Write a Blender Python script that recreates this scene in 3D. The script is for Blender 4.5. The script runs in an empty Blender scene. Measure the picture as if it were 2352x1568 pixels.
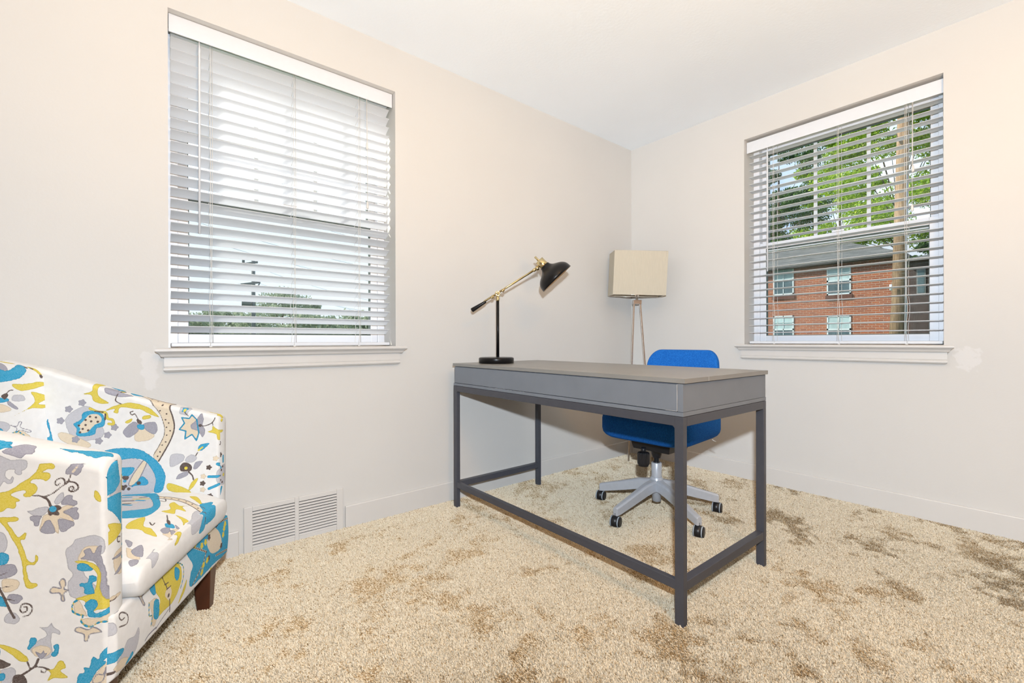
import bpy, bmesh, math, random
import numpy as np
from mathutils import Vector, Matrix
SC = bpy.context.scene
COL = SC.collection
PI = math.pi

# ------------------------------------------------------------------ camera
CAM = Vector((-3.0016, -2.1733, 0.8874))
FOC = 1034.2                                     # focal length in pixels of the 2352 px wide frame
YAW, PITCH, ROLL = 0.88623, -0.00049, -0.00231
fw = Vector((math.cos(YAW) * math.cos(PITCH), math.sin(YAW) * math.cos(PITCH), math.sin(PITCH)))
rt = Vector((math.sin(YAW), -math.cos(YAW), 0.0))
up = rt.cross(fw)
rt2 = math.cos(ROLL) * rt + math.sin(ROLL) * up
up2 = -math.sin(ROLL) * rt + math.cos(ROLL) * up
cam_data = bpy.data.cameras.new('camera')
cam = bpy.data.objects.new('camera', cam_data)
COL.objects.link(cam)
cam.matrix_world = Matrix(((rt2.x, up2.x, -fw.x, CAM.x), (rt2.y, up2.y, -fw.y, CAM.y), (rt2.z, up2.z, -fw.z, CAM.z), (0, 0, 0, 1)))
cam_data.sensor_width = 36.0
cam_data.lens = FOC * 36.0 / 2352.0
cam_data.clip_start = 0.02
cam_data.clip_end = 400
SC.camera = cam

# ------------------------------------------------------------------ view, sky, lights
SC.view_settings.view_transform = 'Standard'
SC.view_settings.look = 'None'
SC.view_settings.exposure = 0.0
SC.view_settings.gamma = 1.0
SC.view_settings.use_curve_mapping = False
SC.cycles.max_bounces = 10
SC.cycles.diffuse_bounces = 2
SC.cycles.glossy_bounces = 3
SC.cycles.transparent_max_bounces = 12
SC.cycles.transmission_bounces = 6
SC.cycles.caustics_reflective = False
SC.cycles.caustics_refractive = False
SC.cycles.sample_clamp_indirect = 4.0

world = bpy.data.worlds.new('sky')
SC.world = world
world.use_nodes = True
wn = world.node_tree.nodes
wl = world.node_tree.links
wn.clear()
w_out = wn.new('ShaderNodeOutputWorld')
w_bg = wn.new('ShaderNodeBackground')
w_geo = wn.new('ShaderNodeTexCoord')
w_sep = wn.new('ShaderNodeSeparateXYZ')
wl.new(w_geo.outputs['Generated'], w_sep.inputs[0])
# hazier and brighter towards +y (the sun's side of the sky), bluer towards +x
w_ramp = wn.new('ShaderNodeMapRange')
w_ramp.inputs['From Min'].default_value = 0.35
w_ramp.inputs['From Max'].default_value = 0.95
wl.new(w_sep.outputs['Y'], w_ramp.inputs['Value'])
w_mix = wn.new('ShaderNodeMix'); w_mix.data_type = 'RGBA'
w_mix.inputs['A'].default_value = (0.62, 0.82, 1.08, 1)
w_mix.inputs['B'].default_value = (1.50, 1.74, 1.95, 1)
wl.new(w_ramp.outputs['Result'], w_mix.inputs['Factor'])
w_noise = wn.new('ShaderNodeTexNoise')
w_noise.inputs['Scale'].default_value = 3.2
w_noise.inputs['Detail'].default_value = 6
wl.new(w_geo.outputs['Generated'], w_noise.inputs['Vector'])
w_cl = wn.new('ShaderNodeMapRange')
w_cl.inputs['From Min'].default_value = 0.48
w_cl.inputs['From Max'].default_value = 0.62
wl.new(w_noise.outputs['Fac'], w_cl.inputs['Value'])
w_mix2 = wn.new('ShaderNodeMix'); w_mix2.data_type = 'RGBA'
w_mul = wn.new('ShaderNodeMath'); w_mul.operation = 'MULTIPLY'; w_mul.inputs[1].default_value = 0.65
wl.new(w_cl.outputs['Result'], w_mul.inputs[0])
wl.new(w_mul.outputs[0], w_mix2.inputs['Factor'])
wl.new(w_mix.outputs['Result'], w_mix2.inputs['A'])
w_mix2.inputs['B'].default_value = (1.60, 1.72, 1.85, 1)
wl.new(w_mix2.outputs['Result'], w_bg.inputs['Color'])
w_bg.inputs['Strength'].default_value = 1.0
wl.new(w_bg.outputs[0], w_out.inputs[0])

def add_light(name, kind, loc, energy, color, **kw):
    d = bpy.data.lights.new(name, kind)
    d.energy = energy
    d.color = color
    for k, v in kw.items():
        setattr(d, k, v)
    o = bpy.data.objects.new(name, d)
    o.location = loc
    COL.objects.link(o)
    return o

sun = add_light('sun', 'SUN', (0, 0, 20), 7.0, (1.0, 0.93, 0.82), angle=0.01)
sun.rotation_euler = Vector((-0.50, 0.60, 0.62)).to_track_quat('Z', 'Y').to_euler()
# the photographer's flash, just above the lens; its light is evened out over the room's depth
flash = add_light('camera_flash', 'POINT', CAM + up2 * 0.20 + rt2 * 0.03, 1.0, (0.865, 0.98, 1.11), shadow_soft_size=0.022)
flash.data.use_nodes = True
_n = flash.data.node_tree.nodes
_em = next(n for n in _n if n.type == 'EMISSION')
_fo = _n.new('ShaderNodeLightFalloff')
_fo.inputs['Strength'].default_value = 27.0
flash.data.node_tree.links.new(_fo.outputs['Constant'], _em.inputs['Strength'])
# the room's own ceiling lamp, behind the camera
lamp_area = add_light('ceiling_lamp_light', 'AREA', (-2.5, -2.9, 2.33), 24.0, (1.0, 0.50, 0.10), shape='DISK', size=0.5)
# unseen fill spot added behind the lens to brighten the ceiling
ceiling_fill = add_light('ceiling_fill_light', 'SPOT', (-2.7, -2.75, 0.95), 188.0, (1.0, 0.66, 0.34), shadow_soft_size=0.12, spot_size=math.radians(165), spot_blend=0.6)
ceiling_fill.rotation_euler = Vector((-0.18, -0.15, -1)).to_track_quat('Z', 'Y').to_euler()

# ------------------------------------------------------------------ helpers
def lin(r, g, b):
    f = lambda c: ((c / 255 + 0.055) / 1.055) ** 2.4 if c / 255 > 0.04045 else c / 255 / 12.92
    return (f(r), f(g), f(b), 1.0)

class NT:
    """Small node-building helper."""
    def __init__(self, name):
        self.m = bpy.data.materials.new(name)
        self.m.use_nodes = True
        self.t = self.m.node_tree
        self.b = self.t.nodes['Principled BSDF']
        self.out = self.t.nodes['Material Output']
    def n(self, kind, **kw):
        o = self.t.nodes.new(kind)
        for k, v in kw.items():
            setattr(o, k, v)
        return o
    def l(self, a, b):
        self.t.links.new(a, b)
    def noise(self, scale, detail=3, coord='Object', stretch=None, rough=0.5):
        tc = self.n('ShaderNodeTexCoord')
        nz = self.n('ShaderNodeTexNoise')
        nz.inputs['Scale'].default_value = scale
        nz.inputs['Detail'].default_value = detail
        nz.inputs['Roughness'].default_value = rough
        if stretch:
            mp = self.n('ShaderNodeMapping')
            mp.inputs['Scale'].default_value = stretch
            self.l(tc.outputs[coord], mp.inputs[0]); self.l(mp.outputs[0], nz.inputs['Vector'])
        else:
            self.l(tc.outputs[coord], nz.inputs['Vector'])
        return nz.outputs['Fac']
    def ramp(self, fac, lo, hi, a=0.0, b=1.0):
        r = self.n('ShaderNodeMapRange')
        r.inputs['From Min'].default_value = lo; r.inputs['From Max'].default_value = hi
        r.inputs['To Min'].default_value = a; r.inputs['To Max'].default_value = b
        self.l(fac, r.inputs['Value'])
        return r.outputs['Result']
    def mix(self, fac, a, b):
        x = self.n('ShaderNodeMix', data_type='RGBA')
        for s, v in (('Factor', fac), ('A', a), ('B', b)):
            if hasattr(v, 'is_output'):
                self.l(v, x.inputs[s])
            else:
                x.inputs[s].default_value = v
        return x.outputs['Result']
    def bump(self, h, strength, dist=0.002):
        b = self.n('ShaderNodeBump')
        b.inputs['Strength'].default_value = strength
        b.inputs['Distance'].default_value = dist
        self.l(h, b.inputs['Height'])
        self.l(b.outputs[0], self.b.inputs['Normal'])
    def set(self, **kw):
        for k, v in kw.items():
            k = k.replace('_', ' ')
            self.b.inputs[k].default_value = v

def simple(name, col, rough=0.5, metal=0.0, spec=0.5, vary=0.06, vscale=40, bump=0.0, bscale=200):
    """A plain painted, plastic or metal surface with a little procedural variation."""
    k = NT(name)
    k.set(Roughness=rough, Metallic=metal)
    k.b.inputs['Specular IOR Level'].default_value = spec
    nz = k.noise(vscale, 3)
    d = tuple(c * (1 - vary) for c in col[:3]) + (1,)
    u = tuple(min(1, c * (1 + vary)) for c in col[:3]) + (1,)
    k.l(k.mix(k.ramp(nz, 0.3, 0.7), d, u), k.b.inputs['Base Color'])
    if bump:
        k.bump(k.noise(bscale, 2), bump)
    return k.m

def tag(o, label=None, cat=None, group=None, kind=None):
    if label: o['label'] = label
    if cat: o['category'] = cat
    if group: o['group'] = group
    if kind: o['kind'] = kind
    return o

def empty(name, loc, label=None, cat=None, rz=0.0, group=None, kind=None):
    o = bpy.data.objects.new(name, None)
    o.location = loc
    o.rotation_euler = (0, 0, rz)
    o.empty_display_size = 0.05
    COL.objects.link(o)
    return tag(o, label, cat, group, kind)

class MB:
    """Collects vertices and faces of one mesh."""
    def __init__(self):
        self.v = []; self.f = []; self.sm = []
    def add(self, vs, fs, smooth=False):
        n = len(self.v)
        self.v += [tuple(p) for p in vs]
        self.f += [tuple(i + n for i in f) for f in fs]
        self.sm += [smooth] * len(fs)
        return self
    def box(self, x0, x1, y0, y1, z0, z1):
        if x0 > x1: x0, x1 = x1, x0
        if y0 > y1: y0, y1 = y1, y0
        if z0 > z1: z0, z1 = z1, z0
        vs = [(x, y, z) for z in (z0, z1) for y in (y0, y1) for x in (x0, x1)]
        return self.add(vs, [(0, 2, 3, 1), (4, 5, 7, 6), (0, 1, 5, 4), (2, 6, 7, 3), (0, 4, 6, 2), (1, 3, 7, 5)])
    def bar(self, a, b, w, h, upv=(0, 0, 1)):
        """A rectangular bar from a to b."""
        a = Vector(a); b = Vector(b); d = (b - a).normalized()
        s = d.cross(Vector(upv))
        if s.length < 1e-4: s = d.cross(Vector((1, 0, 0)))
        s.normalize(); u = s.cross(d)
        vs = []
        for p in (a, b):
            for i, j in ((-1, -1), (1, -1), (1, 1), (-1, 1)):
                vs.append(p + s * (i * w / 2) + u * (j * h / 2))
        return self.add(vs, [(0, 3, 2, 1), (4, 5, 6, 7), (0, 1, 5, 4), (1, 2, 6, 5), (2, 3, 7, 6), (3, 0, 4, 7)])
    def tube(self, pts, r, n=12, caps=True):
        pts = [Vector(p) for p in pts]
        rr = r if isinstance(r, (list, tuple)) else [r] * len(pts)
        vs = []; prev = None
        for i, p in enumerate(pts):
            d = (pts[min(i + 1, len(pts) - 1)] - pts[max(i - 1, 0)]).normalized()
            if prev is None:
                s = d.cross(Vector((0, 0, 1)))
                if s.length < 1e-3: s = d.cross(Vector((1, 0, 0)))
            else:
                s = prev - d * prev.dot(d)
            s.normalize(); prev = s
            t = d.cross(s)
            for k in range(n):
                a = 2 * PI * k / n
                vs.append(p + (s * math.cos(a) + t * math.sin(a)) * rr[i])
        fs = []
        for i in range(len(pts) - 1):
            for k in range(n):
                k2 = (k + 1) % n
                fs.append((i * n + k, i * n + k2, (i + 1) * n + k2, (i + 1) * n + k))
        self.add(vs, fs, True)
        if caps:
            m = len(self.v) - len(vs)
            self.f.append(tuple(m + k for k in reversed(range(n)))); self.sm.append(False)
            self.f.append(tuple(m + (len(pts) - 1) * n + k for k in range(n))); self.sm.append(False)
        return self
    def lathe(self, prof, origin, axis=(0, 0, 1), n=32, closed=True):
        """prof: list of (distance along axis, radius)."""
        o = Vector(origin); ax = Vector(axis).normalized()
        s = ax.cross(Vector((0, 0, 1)))
        if s.length < 1e-3: s = Vector((1, 0, 0))
        s.normalize(); t = ax.cross(s)
        vs = []; fs = []
        for d, r in prof:
            for k in range(n):
                a = 2 * PI * k / n
                vs.append(o + ax * d + (s * math.cos(a) + t * math.sin(a)) * max(r, 1e-5))
        for i in range(len(prof) - 1):
            for k in range(n):
                k2 = (k + 1) % n
                fs.append((i * n + k, i * n + k2, (i + 1) * n + k2, (i + 1) * n + k))
        if closed:
            fs.append(tuple(reversed(range(n)))); fs.append(tuple((len(prof) - 1) * n + k for k in range(n)))
        return self.add(vs, fs, True)
    def prism(self, poly, f0, f1):
        """poly of 2-D points, f0/f1 map a 2-D point to the two end faces."""
        n = len(poly)
        vs = [f0(p) for p in poly] + [f1(p) for p in poly]
        fs = [tuple(range(n)), tuple(reversed(range(n, 2 * n)))]
        fs += [(i, n + i, n + (i + 1) % n, (i + 1) % n) for i in range(n)]
        return self.add(vs, fs)
    def rings(self, rings, smooth=True, cap0=True, cap1=True):
        n = len(rings[0]); vs = [p for r in rings for p in r]; fs = []
        for i in range(len(rings) - 1):
            for k in range(n):
                k2 = (k + 1) % n
                fs.append((i * n + k, i * n + k2, (i + 1) * n + k2, (i + 1) * n + k))
        self.add(vs, fs, smooth)
        m = len(self.v) - len(vs)
        if cap0: self.f.append(tuple(m + k for k in reversed(range(n)))); self.sm.append(smooth)
        if cap1: self.f.append(tuple(m + (len(rings) - 1) * n + k for k in range(n))); self.sm.append(smooth)
        return self
    def build(self, name, mat, parent=None, bevel=0.0, segs=2, fix=True, sub=0):
        me = bpy.data.meshes.new(name)
        me.from_pydata(self.v, [], self.f)
        me.polygons.foreach_set('use_smooth', self.sm)
        if fix:
            bm = bmesh.new(); bm.from_mesh(me)
            bmesh.ops.recalc_face_normals(bm, faces=bm.faces)
            bm.to_mesh(me); bm.free()
        me.materials.append(mat)
        o = bpy.data.objects.new(name, me)
        COL.objects.link(o)
        if parent is not None:
            o.parent = parent
            if parent.type == 'EMPTY':
                o.matrix_parent_inverse = (Matrix.Translation(parent.location) @ parent.rotation_euler.to_matrix().to_4x4()).inverted()
            else:
                o.matrix_parent_inverse = parent.matrix_world.inverted()
        if bevel:
            md = o.modifiers.new('bevel', 'BEVEL'); md.width = bevel; md.segments = segs
            md.limit_method = 'ANGLE'; md.angle_limit = math.radians(35); md.harden_normals = False
        if sub:
            md = o.modifiers.new('sub', 'SUBSURF'); md.levels = sub; md.render_levels = sub
        return o

def at(px, py, depth):
    """A point of the place at a given distance in front of the lens."""
    return CAM + fw * depth + rt2 * ((px - 1176) / FOC * depth) - up2 * ((py - 784) / FOC * depth)

def rounded_rect(hx, hy, r, inset=0.0, n=8):
    """Outline of a rounded rectangle, shrunk by inset."""
    hx -= inset; hy -= inset; r = max(min(r - inset * 0.6, hx, hy), 0.002)
    pts = []
    for cx, cy, a0 in ((hx - r, hy - r, 0), (-hx + r, hy - r, 90), (-hx + r, -hy + r, 180), (hx - r, -hy + r, 270)):
        for k in range(n + 1):
            a = math.radians(a0 + 90 * k / n)
            pts.append((cx + r * math.cos(a), cy + r * math.sin(a)))
    return pts

def pad_rings(hx, hy, r, thick, edge, crown=0.0):
    """Rings of an upholstered pad: bottom edge, side, top edge; returns list of (outline, height)."""
    out = []
    for k in range(5):
        a = PI / 2 * k / 4
        out.append((rounded_rect(hx, hy, r, edge * (1 - math.sin(a))), edge * (1 - math.cos(a))))
    for k in range(5):
        a = PI / 2 * k / 4
        out.append((rounded_rect(hx, hy, r, edge * (1 - math.cos(a))), thick - edge * (1 - math.sin(a))))
    for f in (0.3, 0.6, 0.9):
        out.append((rounded_rect(hx, hy, r, edge + (min(hx, hy) - edge) * f * 0.98), thick + crown * f))
    return out

# ------------------------------------------------------------------ materials
def wall_paint(name, col, bscale=95, bstr=0.14, patches=()):
    k = NT(name)
    k.set(Roughness=0.62)
    k.b.inputs['Specular IOR Level'].default_value = 0.25
    big = k.ramp(k.noise(1.7, 3), 0.35, 0.65)
    c0 = tuple(c * 0.975 for c in col[:3]) + (1,)
    paint = k.mix(big, c0, col)
    for (cx, cy, cz), (rx, ry, rz) in patches:      # fresh filler patches, paler than the old paint
        tc = k.n('ShaderNodeTexCoord')
        mp = k.n('ShaderNodeMapping'); mp.vector_type = 'TEXTURE'
        mp.inputs['Location'].default_value = (cx, cy, cz); mp.inputs['Scale'].default_value = (rx, ry, rz)
        k.l(tc.outputs['Object'], mp.inputs[0])
        ln = k.n('ShaderNodeVectorMath', operation='LENGTH'); k.l(mp.outputs[0], ln.inputs[0])
        ad = k.n('ShaderNodeMath', operation='ADD'); k.l(ln.outputs['Value'], ad.inputs[0]); k.l(k.ramp(k.noise(34, 3), .3, .7, -.45, .45), ad.inputs[1])
        paint = k.mix(k.ramp(ad.outputs[0], .8, 1.05, .55, 0.0), paint, (0.74, 0.72, 0.70, 1))
    k.l(paint, k.b.inputs['Base Color'])
    k.bump(k.noise(bscale, 4), bstr, 0.002)
    return k.m

M_WALL = wall_paint('beige_wall_paint', (0.655, 0.630, 0.592, 1), patches=(((0, -1.882, .805), (1, .042, .060)), ((-2.985, 0, .790), (.030, 1, .075))))
M_TRIM = simple('beige_trim_paint', (0.665, 0.637, 0.60, 1), rough=0.42, vary=0.015, vscale=6, bump=0.04, bscale=60)
M_CEIL = wall_paint('ceiling_paint', (0.89, 0.935, 0.97, 1), 70, 0.35)
M_BACK = wall_paint('tan_wall_paint', (0.12, 0.075, 0.04, 1))
M_VINYL = simple('white_vinyl', (0.80, 0.81, 0.84, 1), rough=0.35, vary=0.01)
M_GASKET = simple('gasket_gap_shade', (0.10, 0.13, 0.12, 1), rough=0.6)
M_BLIND_WHITE = simple('white_blind_valance', (0.72, 0.735, 0.76, 1), rough=0.4, vary=0.012)
M_CORD = simple('white_cord', (0.74, 0.72, 0.68, 1), rough=0.8)
M_DARK_GAP = simple('duct_shade_black', (0.02, 0.018, 0.015, 1), rough=0.9)

def slat_material():
    k = NT('white_faux_wood_slat')
    k.set(Roughness=0.45)
    k.l(k.mix(k.ramp(k.noise(8, 3, stretch=(1, 20, 20)), 0.3, 0.7), (0.86, 0.87, 0.89, 1), (0.90, 0.91, 0.93, 1)), k.b.inputs['Base Color'])
    tr = k.n('ShaderNodeBsdfTranslucent'); tr.inputs['Color'].default_value = (0.85, 0.87, 0.9, 1)
    mx = k.n('ShaderNodeMixShader'); mx.inputs[0].default_value = 0.40
    k.l(k.b.outputs[0], mx.inputs[1]); k.l(tr.outputs[0], mx.inputs[2]); k.l(mx.outputs[0], k.out.inputs['Surface'])
    return k.m
M_SLAT = slat_material()

def glass_material():
    k = NT('window_glass')
    tp = k.n('ShaderNodeBsdfTransparent'); tp.inputs['Color'].default_value = (0.985, 0.995, 0.99, 1)
    gl = k.n('ShaderNodeBsdfGlossy'); gl.inputs['Roughness'].default_value = 0.02
    mx = k.n('ShaderNodeMixShader')
    mx.inputs[0].default_value = 0.03
    k.l(tp.outputs[0], mx.inputs[1]); k.l(gl.outputs[0], mx.inputs[2])
    k.l(mx.outputs[0], k.out.inputs['Surface'])
    return k.m
M_GLASS = glass_material()

def screen_material():
    """Fine insect screen: too fine a weave to see, so it reads as an even grey veil."""
    k = NT('insect_screen_mesh')
    tp = k.n('ShaderNodeBsdfTransparent')
    df = k.n('ShaderNodeBsdfDiffuse'); df.inputs['Color'].default_value = (0.035, 0.045, 0.042, 1)
    mx = k.n('ShaderNodeMixShader'); mx.inputs[0].default_value = 0.20
    k.l(tp.outputs[0], mx.inputs[1]); k.l(df.outputs[0], mx.inputs[2]); k.l(mx.outputs[0], k.out.inputs['Surface'])
    return k.m
M_SCREEN = screen_material()

# ------------------------------------------------------------------ room shell
H = 2.40
T = 0.26                       # thickness of the outside walls
RX0, RY0 = -4.7, -4.3          # far ends of the room behind the lens
WA = dict(a0=-2.930, a1=-2.000, z0=0.862, z1=2.172)    # window opening in the left wall (along x)
WB = dict(a0=-1.806, a1=-0.870, z0=0.862, z1=2.184)    # window opening in the right wall (along y)

def struct(o):
    o['kind'] = 'structure'
    return o

def wall_with_hole(name, f, lo, hi, w):
    """f maps (along, depth, z) to a box in the place."""
    m = MB()
    for a0, a1, z0, z1 in ((lo, w['a0'], 0 - .03, H), (w['a1'], hi, -.03, H), (w['a0'], w['a1'], -.03, w['z0'] - 0.004), (w['a0'], w['a1'], w['z1'], H)):
        f(m, a0, a1, 0.0, T, z0, z1)
    return struct(m.build(name, M_WALL, fix=False))

boxA = lambda m, a0, a1, d0, d1, z0, z1: m.box(a0, a1, d0, d1, z0, z1)
boxB = lambda m, a0, a1, d0, d1, z0, z1: m.box(d0, d1, a0, a1, z0, z1)
wall_with_hole('wall_left', boxA, RX0 - .2, T, WA)
wall_with_hole('wall_right', boxB, RY0 - .2, 0.0, WB)
struct(MB().box(RX0 - .2, RX0, RY0 - .2, 0, -.03, H).build('wall_back', M_BACK))
struct(MB().box(RX0 - .2, T, RY0 - .2, RY0, -.03, H).build('wall_rear', M_BACK))
struct(MB().box(RX0 - .2, T + .10, RY0 - .2, T + .10, H, H + .2).build('ceiling', M_CEIL))

# baseboards, broken by the grille on the left wall
def baseboard(name, f, runs):
    m = MB()
    for a0, a1 in runs:
        f(m, a0, a1)
    return struct(m.build(name, M_TRIM, bevel=0.004))
def bbA(m, a0, a1):
    m.box(a0, a1, -.013, 0, -.02, .104)
def bbB(m, a0, a1):
    m.box(-.013, 0, a0, a1, -.02, .104)
baseboard('baseboard_left', bbA, ((RX0, -2.700), (-2.262, 0)))
baseboard('baseboard_right', bbB, ((RY0, -.013),))

# ------------------------------------------------------------------ sills
def sill(name, w, f, depth_sign):
    """Moulded stool with mitred returns and an apron under it; f(along, out, z) -> point, out is towards the room."""
    m = MB()
    a0, a1 = w['a0'] - .036, w['a1'] + .036
    prof = [(0.0, .864), (.046, .864), (.050, .860), (.050, .853), (.046, .849), (.040, .846), (.034, .840), (.031, .833), (.027, .829), (0.0, .829)]
    n = len(prof)
    ext = lambda o: 0.006 - (.050 - o) * 0.9
    vs = [f(a0 - ext(o), o, z) for o, z in prof] + [f(a1 + ext(o), o, z) for o, z in prof]
    vs[0] = f(a0 + .03, 0, .864); vs[n] = f(a1 - .03, 0, .864)
    fs = [tuple(range(n)), tuple(reversed(range(n, 2 * n)))] + [(i, n + i, n + (i + 1) % n, (i + 1) % n) for i in range(n)]
    m.add(vs, fs)
    # the inner board that runs back to the frame
    m.add([f(a, o, z) for z in (.835, .864) for a in (w['a0'], w['a1']) for o in (-.14, .001)],
          [(0, 1, 3, 2), (4, 6, 7, 5), (0, 4, 5, 1), (2, 3, 7, 6), (0, 2, 6, 4), (1, 5, 7, 3)])
    stool = struct(m.build(name, M_TRIM))
    m = MB()
    prof = [(0.0, .829), (.019, .829), (.019, .795), (.017, .790), (.021, .786), (.021, .780), (.013, .772), (0.0, .770)]
    n = len(prof)
    b0, b1 = w['a0'] - .016, w['a1'] + .016
    ext = lambda o: -(.021 - o) * 0.8
    vs = [f(b0 - ext(o), o, z) for o, z in prof] + [f(b1 + ext(o), o, z) for o, z in prof]
    vs[0] = f(b0, 0, .829); vs[n] = f(b1, 0, .829)
    fs = [tuple(range(n)), tuple(reversed(range(n, 2 * n)))] + [(i, n + i, n + (i + 1) % n, (i + 1) % n) for i in range(n)]
    m.add(vs, fs)
    ap = m.build('apron', M_TRIM, stool)
    return stool
fA = lambda a, o, z: (a, -o, z)
fB = lambda a, o, z: (-o, a, z)
sill('trim_1', WA, fA, 1)
sill('trim_2', WB, fB, 1)

# ------------------------------------------------------------------ windows
def window(name, w, f, mid, screen_side):
    """Double-hung vinyl window set back in the opening; f(m, a0, a1, d0, d1, z0, z1) adds a box."""
    a0, a1, z0, z1 = w['a0'], w['a1'], w['z0'], w['z1']
    root = empty(name, (0.5 * (a0 + a1), .2, z0) if f is boxA else (.2, 0.5 * (a0 + a1), z0), kind='structure')
    m = MB()
    D0, D1 = .14, .245
    for b in ((a0, a0 + .036, z0, z1), (a1 - .036, a1, z0, z1), (a0 + .036, a1 - .036, z1 - .036, z1), (a0 + .036, a1 - .036, z0, z0 + .022)):
        f(m, b[0], b[1], D0, D1, b[2], b[3])
    m.build('window_frame', M_VINYL, root, bevel=.002)
    fi0, fi1 = a0 + .036, a1 - .036
    # lower sash, in front
    def sash(nm, d0, d1, zb, zt, bot, top, side):
        m = MB()
        f(m, fi0, fi0 + side, d0, d1, zb, zt); f(m, fi1 - side, fi1, d0, d1, zb, zt)
        f(m, fi0 + side, fi1 - side, d0, d1, zb, zb + bot); f(m, fi0 + side, fi1 - side, d0, d1, zt - top, zt)
        s = m.build(nm, M_VINYL, root, bevel=.002)
        g = MB(); gd = 0.5 * (d0 + d1)
        f(g, fi0 + side - .004, fi1 - side + .004, gd - .0015, gd + .0015, zb + bot - .004, zt - top + .004)
        p = g.build('pane', M_GLASS, s)
        g = MB()
        for q in ((fi0 + side, fi0 + side + .003, zb + bot, zt - top), (fi1 - side - .003, fi1 - side, zb + bot, zt - top)):
            f(g, q[0], q[1], d0 + .004, d1 - .004, q[2], q[3])
        f(g, fi0 + side, fi1 - side, d0 + .004, d1 - .004, zb + bot, zb + bot + .003)
        f(g, fi0 + side, fi1 - side, d0 + .004, d1 - .004, zt - top - .005, zt - top)  # dark strip also stands in for the shadow gap under the rail
        tag(g.build('gasket', M_GASKET, s), 'dark green-grey glazing gasket, doubling as the shadow line under the rail')
        return s, fi0 + side, fi1 - side, gd
    sash('lower_sash', .150, .180, z0 + .022, mid + .038, .036, .038, .036)
    su, g0, g1, gd = sash('upper_sash', .186, .216, mid - .012, z1 - .036, .036, .036, .036)
    m = MB()
    zb, zt = mid + .026, z1 - .072
    for q in (1, 2):
        c = g0 + (g1 - g0) * q / 3
        f(m, c - .009, c + .009, gd + .004, gd + .012, zb, zt)
    c = 0.5 * (zb + zt) - .01
    f(m, g0, g1, gd + .0045, gd + .0115, c - .009, c + .009)
    m.build('glazing_bars', M_VINYL, su)
    m = MB(); f(m, fi0 + .01, fi1 - .01, .230, .2306, z0 + .03, mid + .01)
    tag(m.build('insect_screen', M_SCREEN, root), 'fine dark insect screen over the lower half')
    m = MB(); f(m, .5 * (a0 + a1) - .03, .5 * (a0 + a1) + .03, .142, .152, mid + .038, mid + .050)
    m.build('sash_lock', M_VINYL, root, bevel=.002)
    return root
window('window_1', WA, boxA, 1.487, 1)
window('window_2', WB, boxB, 1.487, 1)

# ------------------------------------------------------------------ blinds
def blind(label, w, g, tilt, wand_a, pull, cords, group):
    """g(along, depth, z) -> point; depth is outward from the room's wall face."""
    a0, a1 = w['a0'] + .010, w['a1'] - .010
    root = empty('window_blind', g(.5 * (a0 + a1), .075, w['z0'] + .005), label, 'blind', group=group)
    bx = lambda m, p0, p1, d0, d1, z0, z1: m.add([g(a, d, z) for z in (z0, z1) for d in (d0, d1) for a in (p0, p1)],
        [(0, 2, 3, 1), (4, 5, 7, 6), (0, 1, 5, 4), (2, 6, 7, 3), (0, 4, 6, 2), (1, 3, 7, 5)])
    m = MB(); bx(m, w['a0'] + .003, w['a1'] - .003, .030, .038, 2.100, 2.170); m.build('valance', M_BLIND_WHITE, root, bevel=.002)
    m = MB(); bx(m, a0, a1, .050, .100, 2.118, 2.162); m.build('headrail', M_BLIND_WHITE, root, bevel=.002)
    # slats: slightly crowned strips
    m = MB()
    zs = []
    z = 2.083
    while z > .905:
        zs.append(z); z -= .0457
    c, s = math.cos(tilt), math.sin(tilt)
    rnd = random.Random(5)
    for z in zs:
        N = 8; ring = []
        dz = rnd.uniform(-.0008, .0008)
        for k in range(N + 1):
            u = -.025 + .05 * k / N
            ring.append((u, .0022 * (1 - (u / .025) ** 2)))
        loop = ring + [(u, h - .0028) for u, h in reversed(ring)]
        L = len(loop); vs = []
        for a in (a0, a1):
            for u, h in loop:
                vs.append(g(a, .075 + u * c + h * s, z + dz - u * s + h * c))
        fs = [tuple(range(L)), tuple(reversed(range(L, 2 * L)))] + [(i, L + i, L + (i + 1) % L, (i + 1) % L) for i in range(L)]
        m.add(vs, fs)
    m.build('slats', M_SLAT, root)
    m = MB(); bx(m, a0, a1, .050, .100, .869, .884); m.build('bottom_rail', M_BLIND_WHITE, root, bevel=.003)
    # string ladders
    for ca in cords:
        m = MB()
        for d in (.048, .102):
            pts = []
            for i in range(40):
                zz = 2.12 - (2.12 - .866) * i / 39
                pts.append(g(ca + (.0035 * math.sin(i * .9) if i > 30 else .001 * math.sin(i * .5)), d, zz))
            m.tube(pts, .0011, 5)
        m.tube([g(ca + .006, .046, 2.12), g(ca + .007, .045, 1.6), g(ca + .004, .046, 1.2), g(ca + .008, .045, .885)], .0010, 5)
        for z in zs[::1]:
            m.tube([g(ca, .048, z - .004 + s * .025), g(ca, .102, z - .004 - s * .025)], .0007, 4)
        m.box(*[v for ab in zip(g(ca - .005, .046, .866), g(ca + .005, .060, .870)) for v in ab])
        m.build('ladder_cord', M_CORD, root)
    m = MB()
    m.tube([g(wand_a, .030, 2.098), g(wand_a, .026, 2.06), g(wand_a - .001, .024, 1.322)], [.002, .0042, .0042], 8)
    m.build('tilt_wand', M_BLIND_WHITE, root)
    for (pa, zb) in pull:
        m = MB(); m.tube([g(pa, .030, 2.10), g(pa + .0005, .026, 1.9), g(pa, .025, zb)], .0011, 5)
        pc = m.build('pull_cord', M_CORD, root)
        m = MB(); m.lathe([(0, .002), (.006, .0045), (.028, .0062), (.034, .005), (.036, .002)], g(pa, .025, zb + .004), (0, 0, -1), 12)
        m.build('tassel', M_CORD, pc)
    return root
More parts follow.
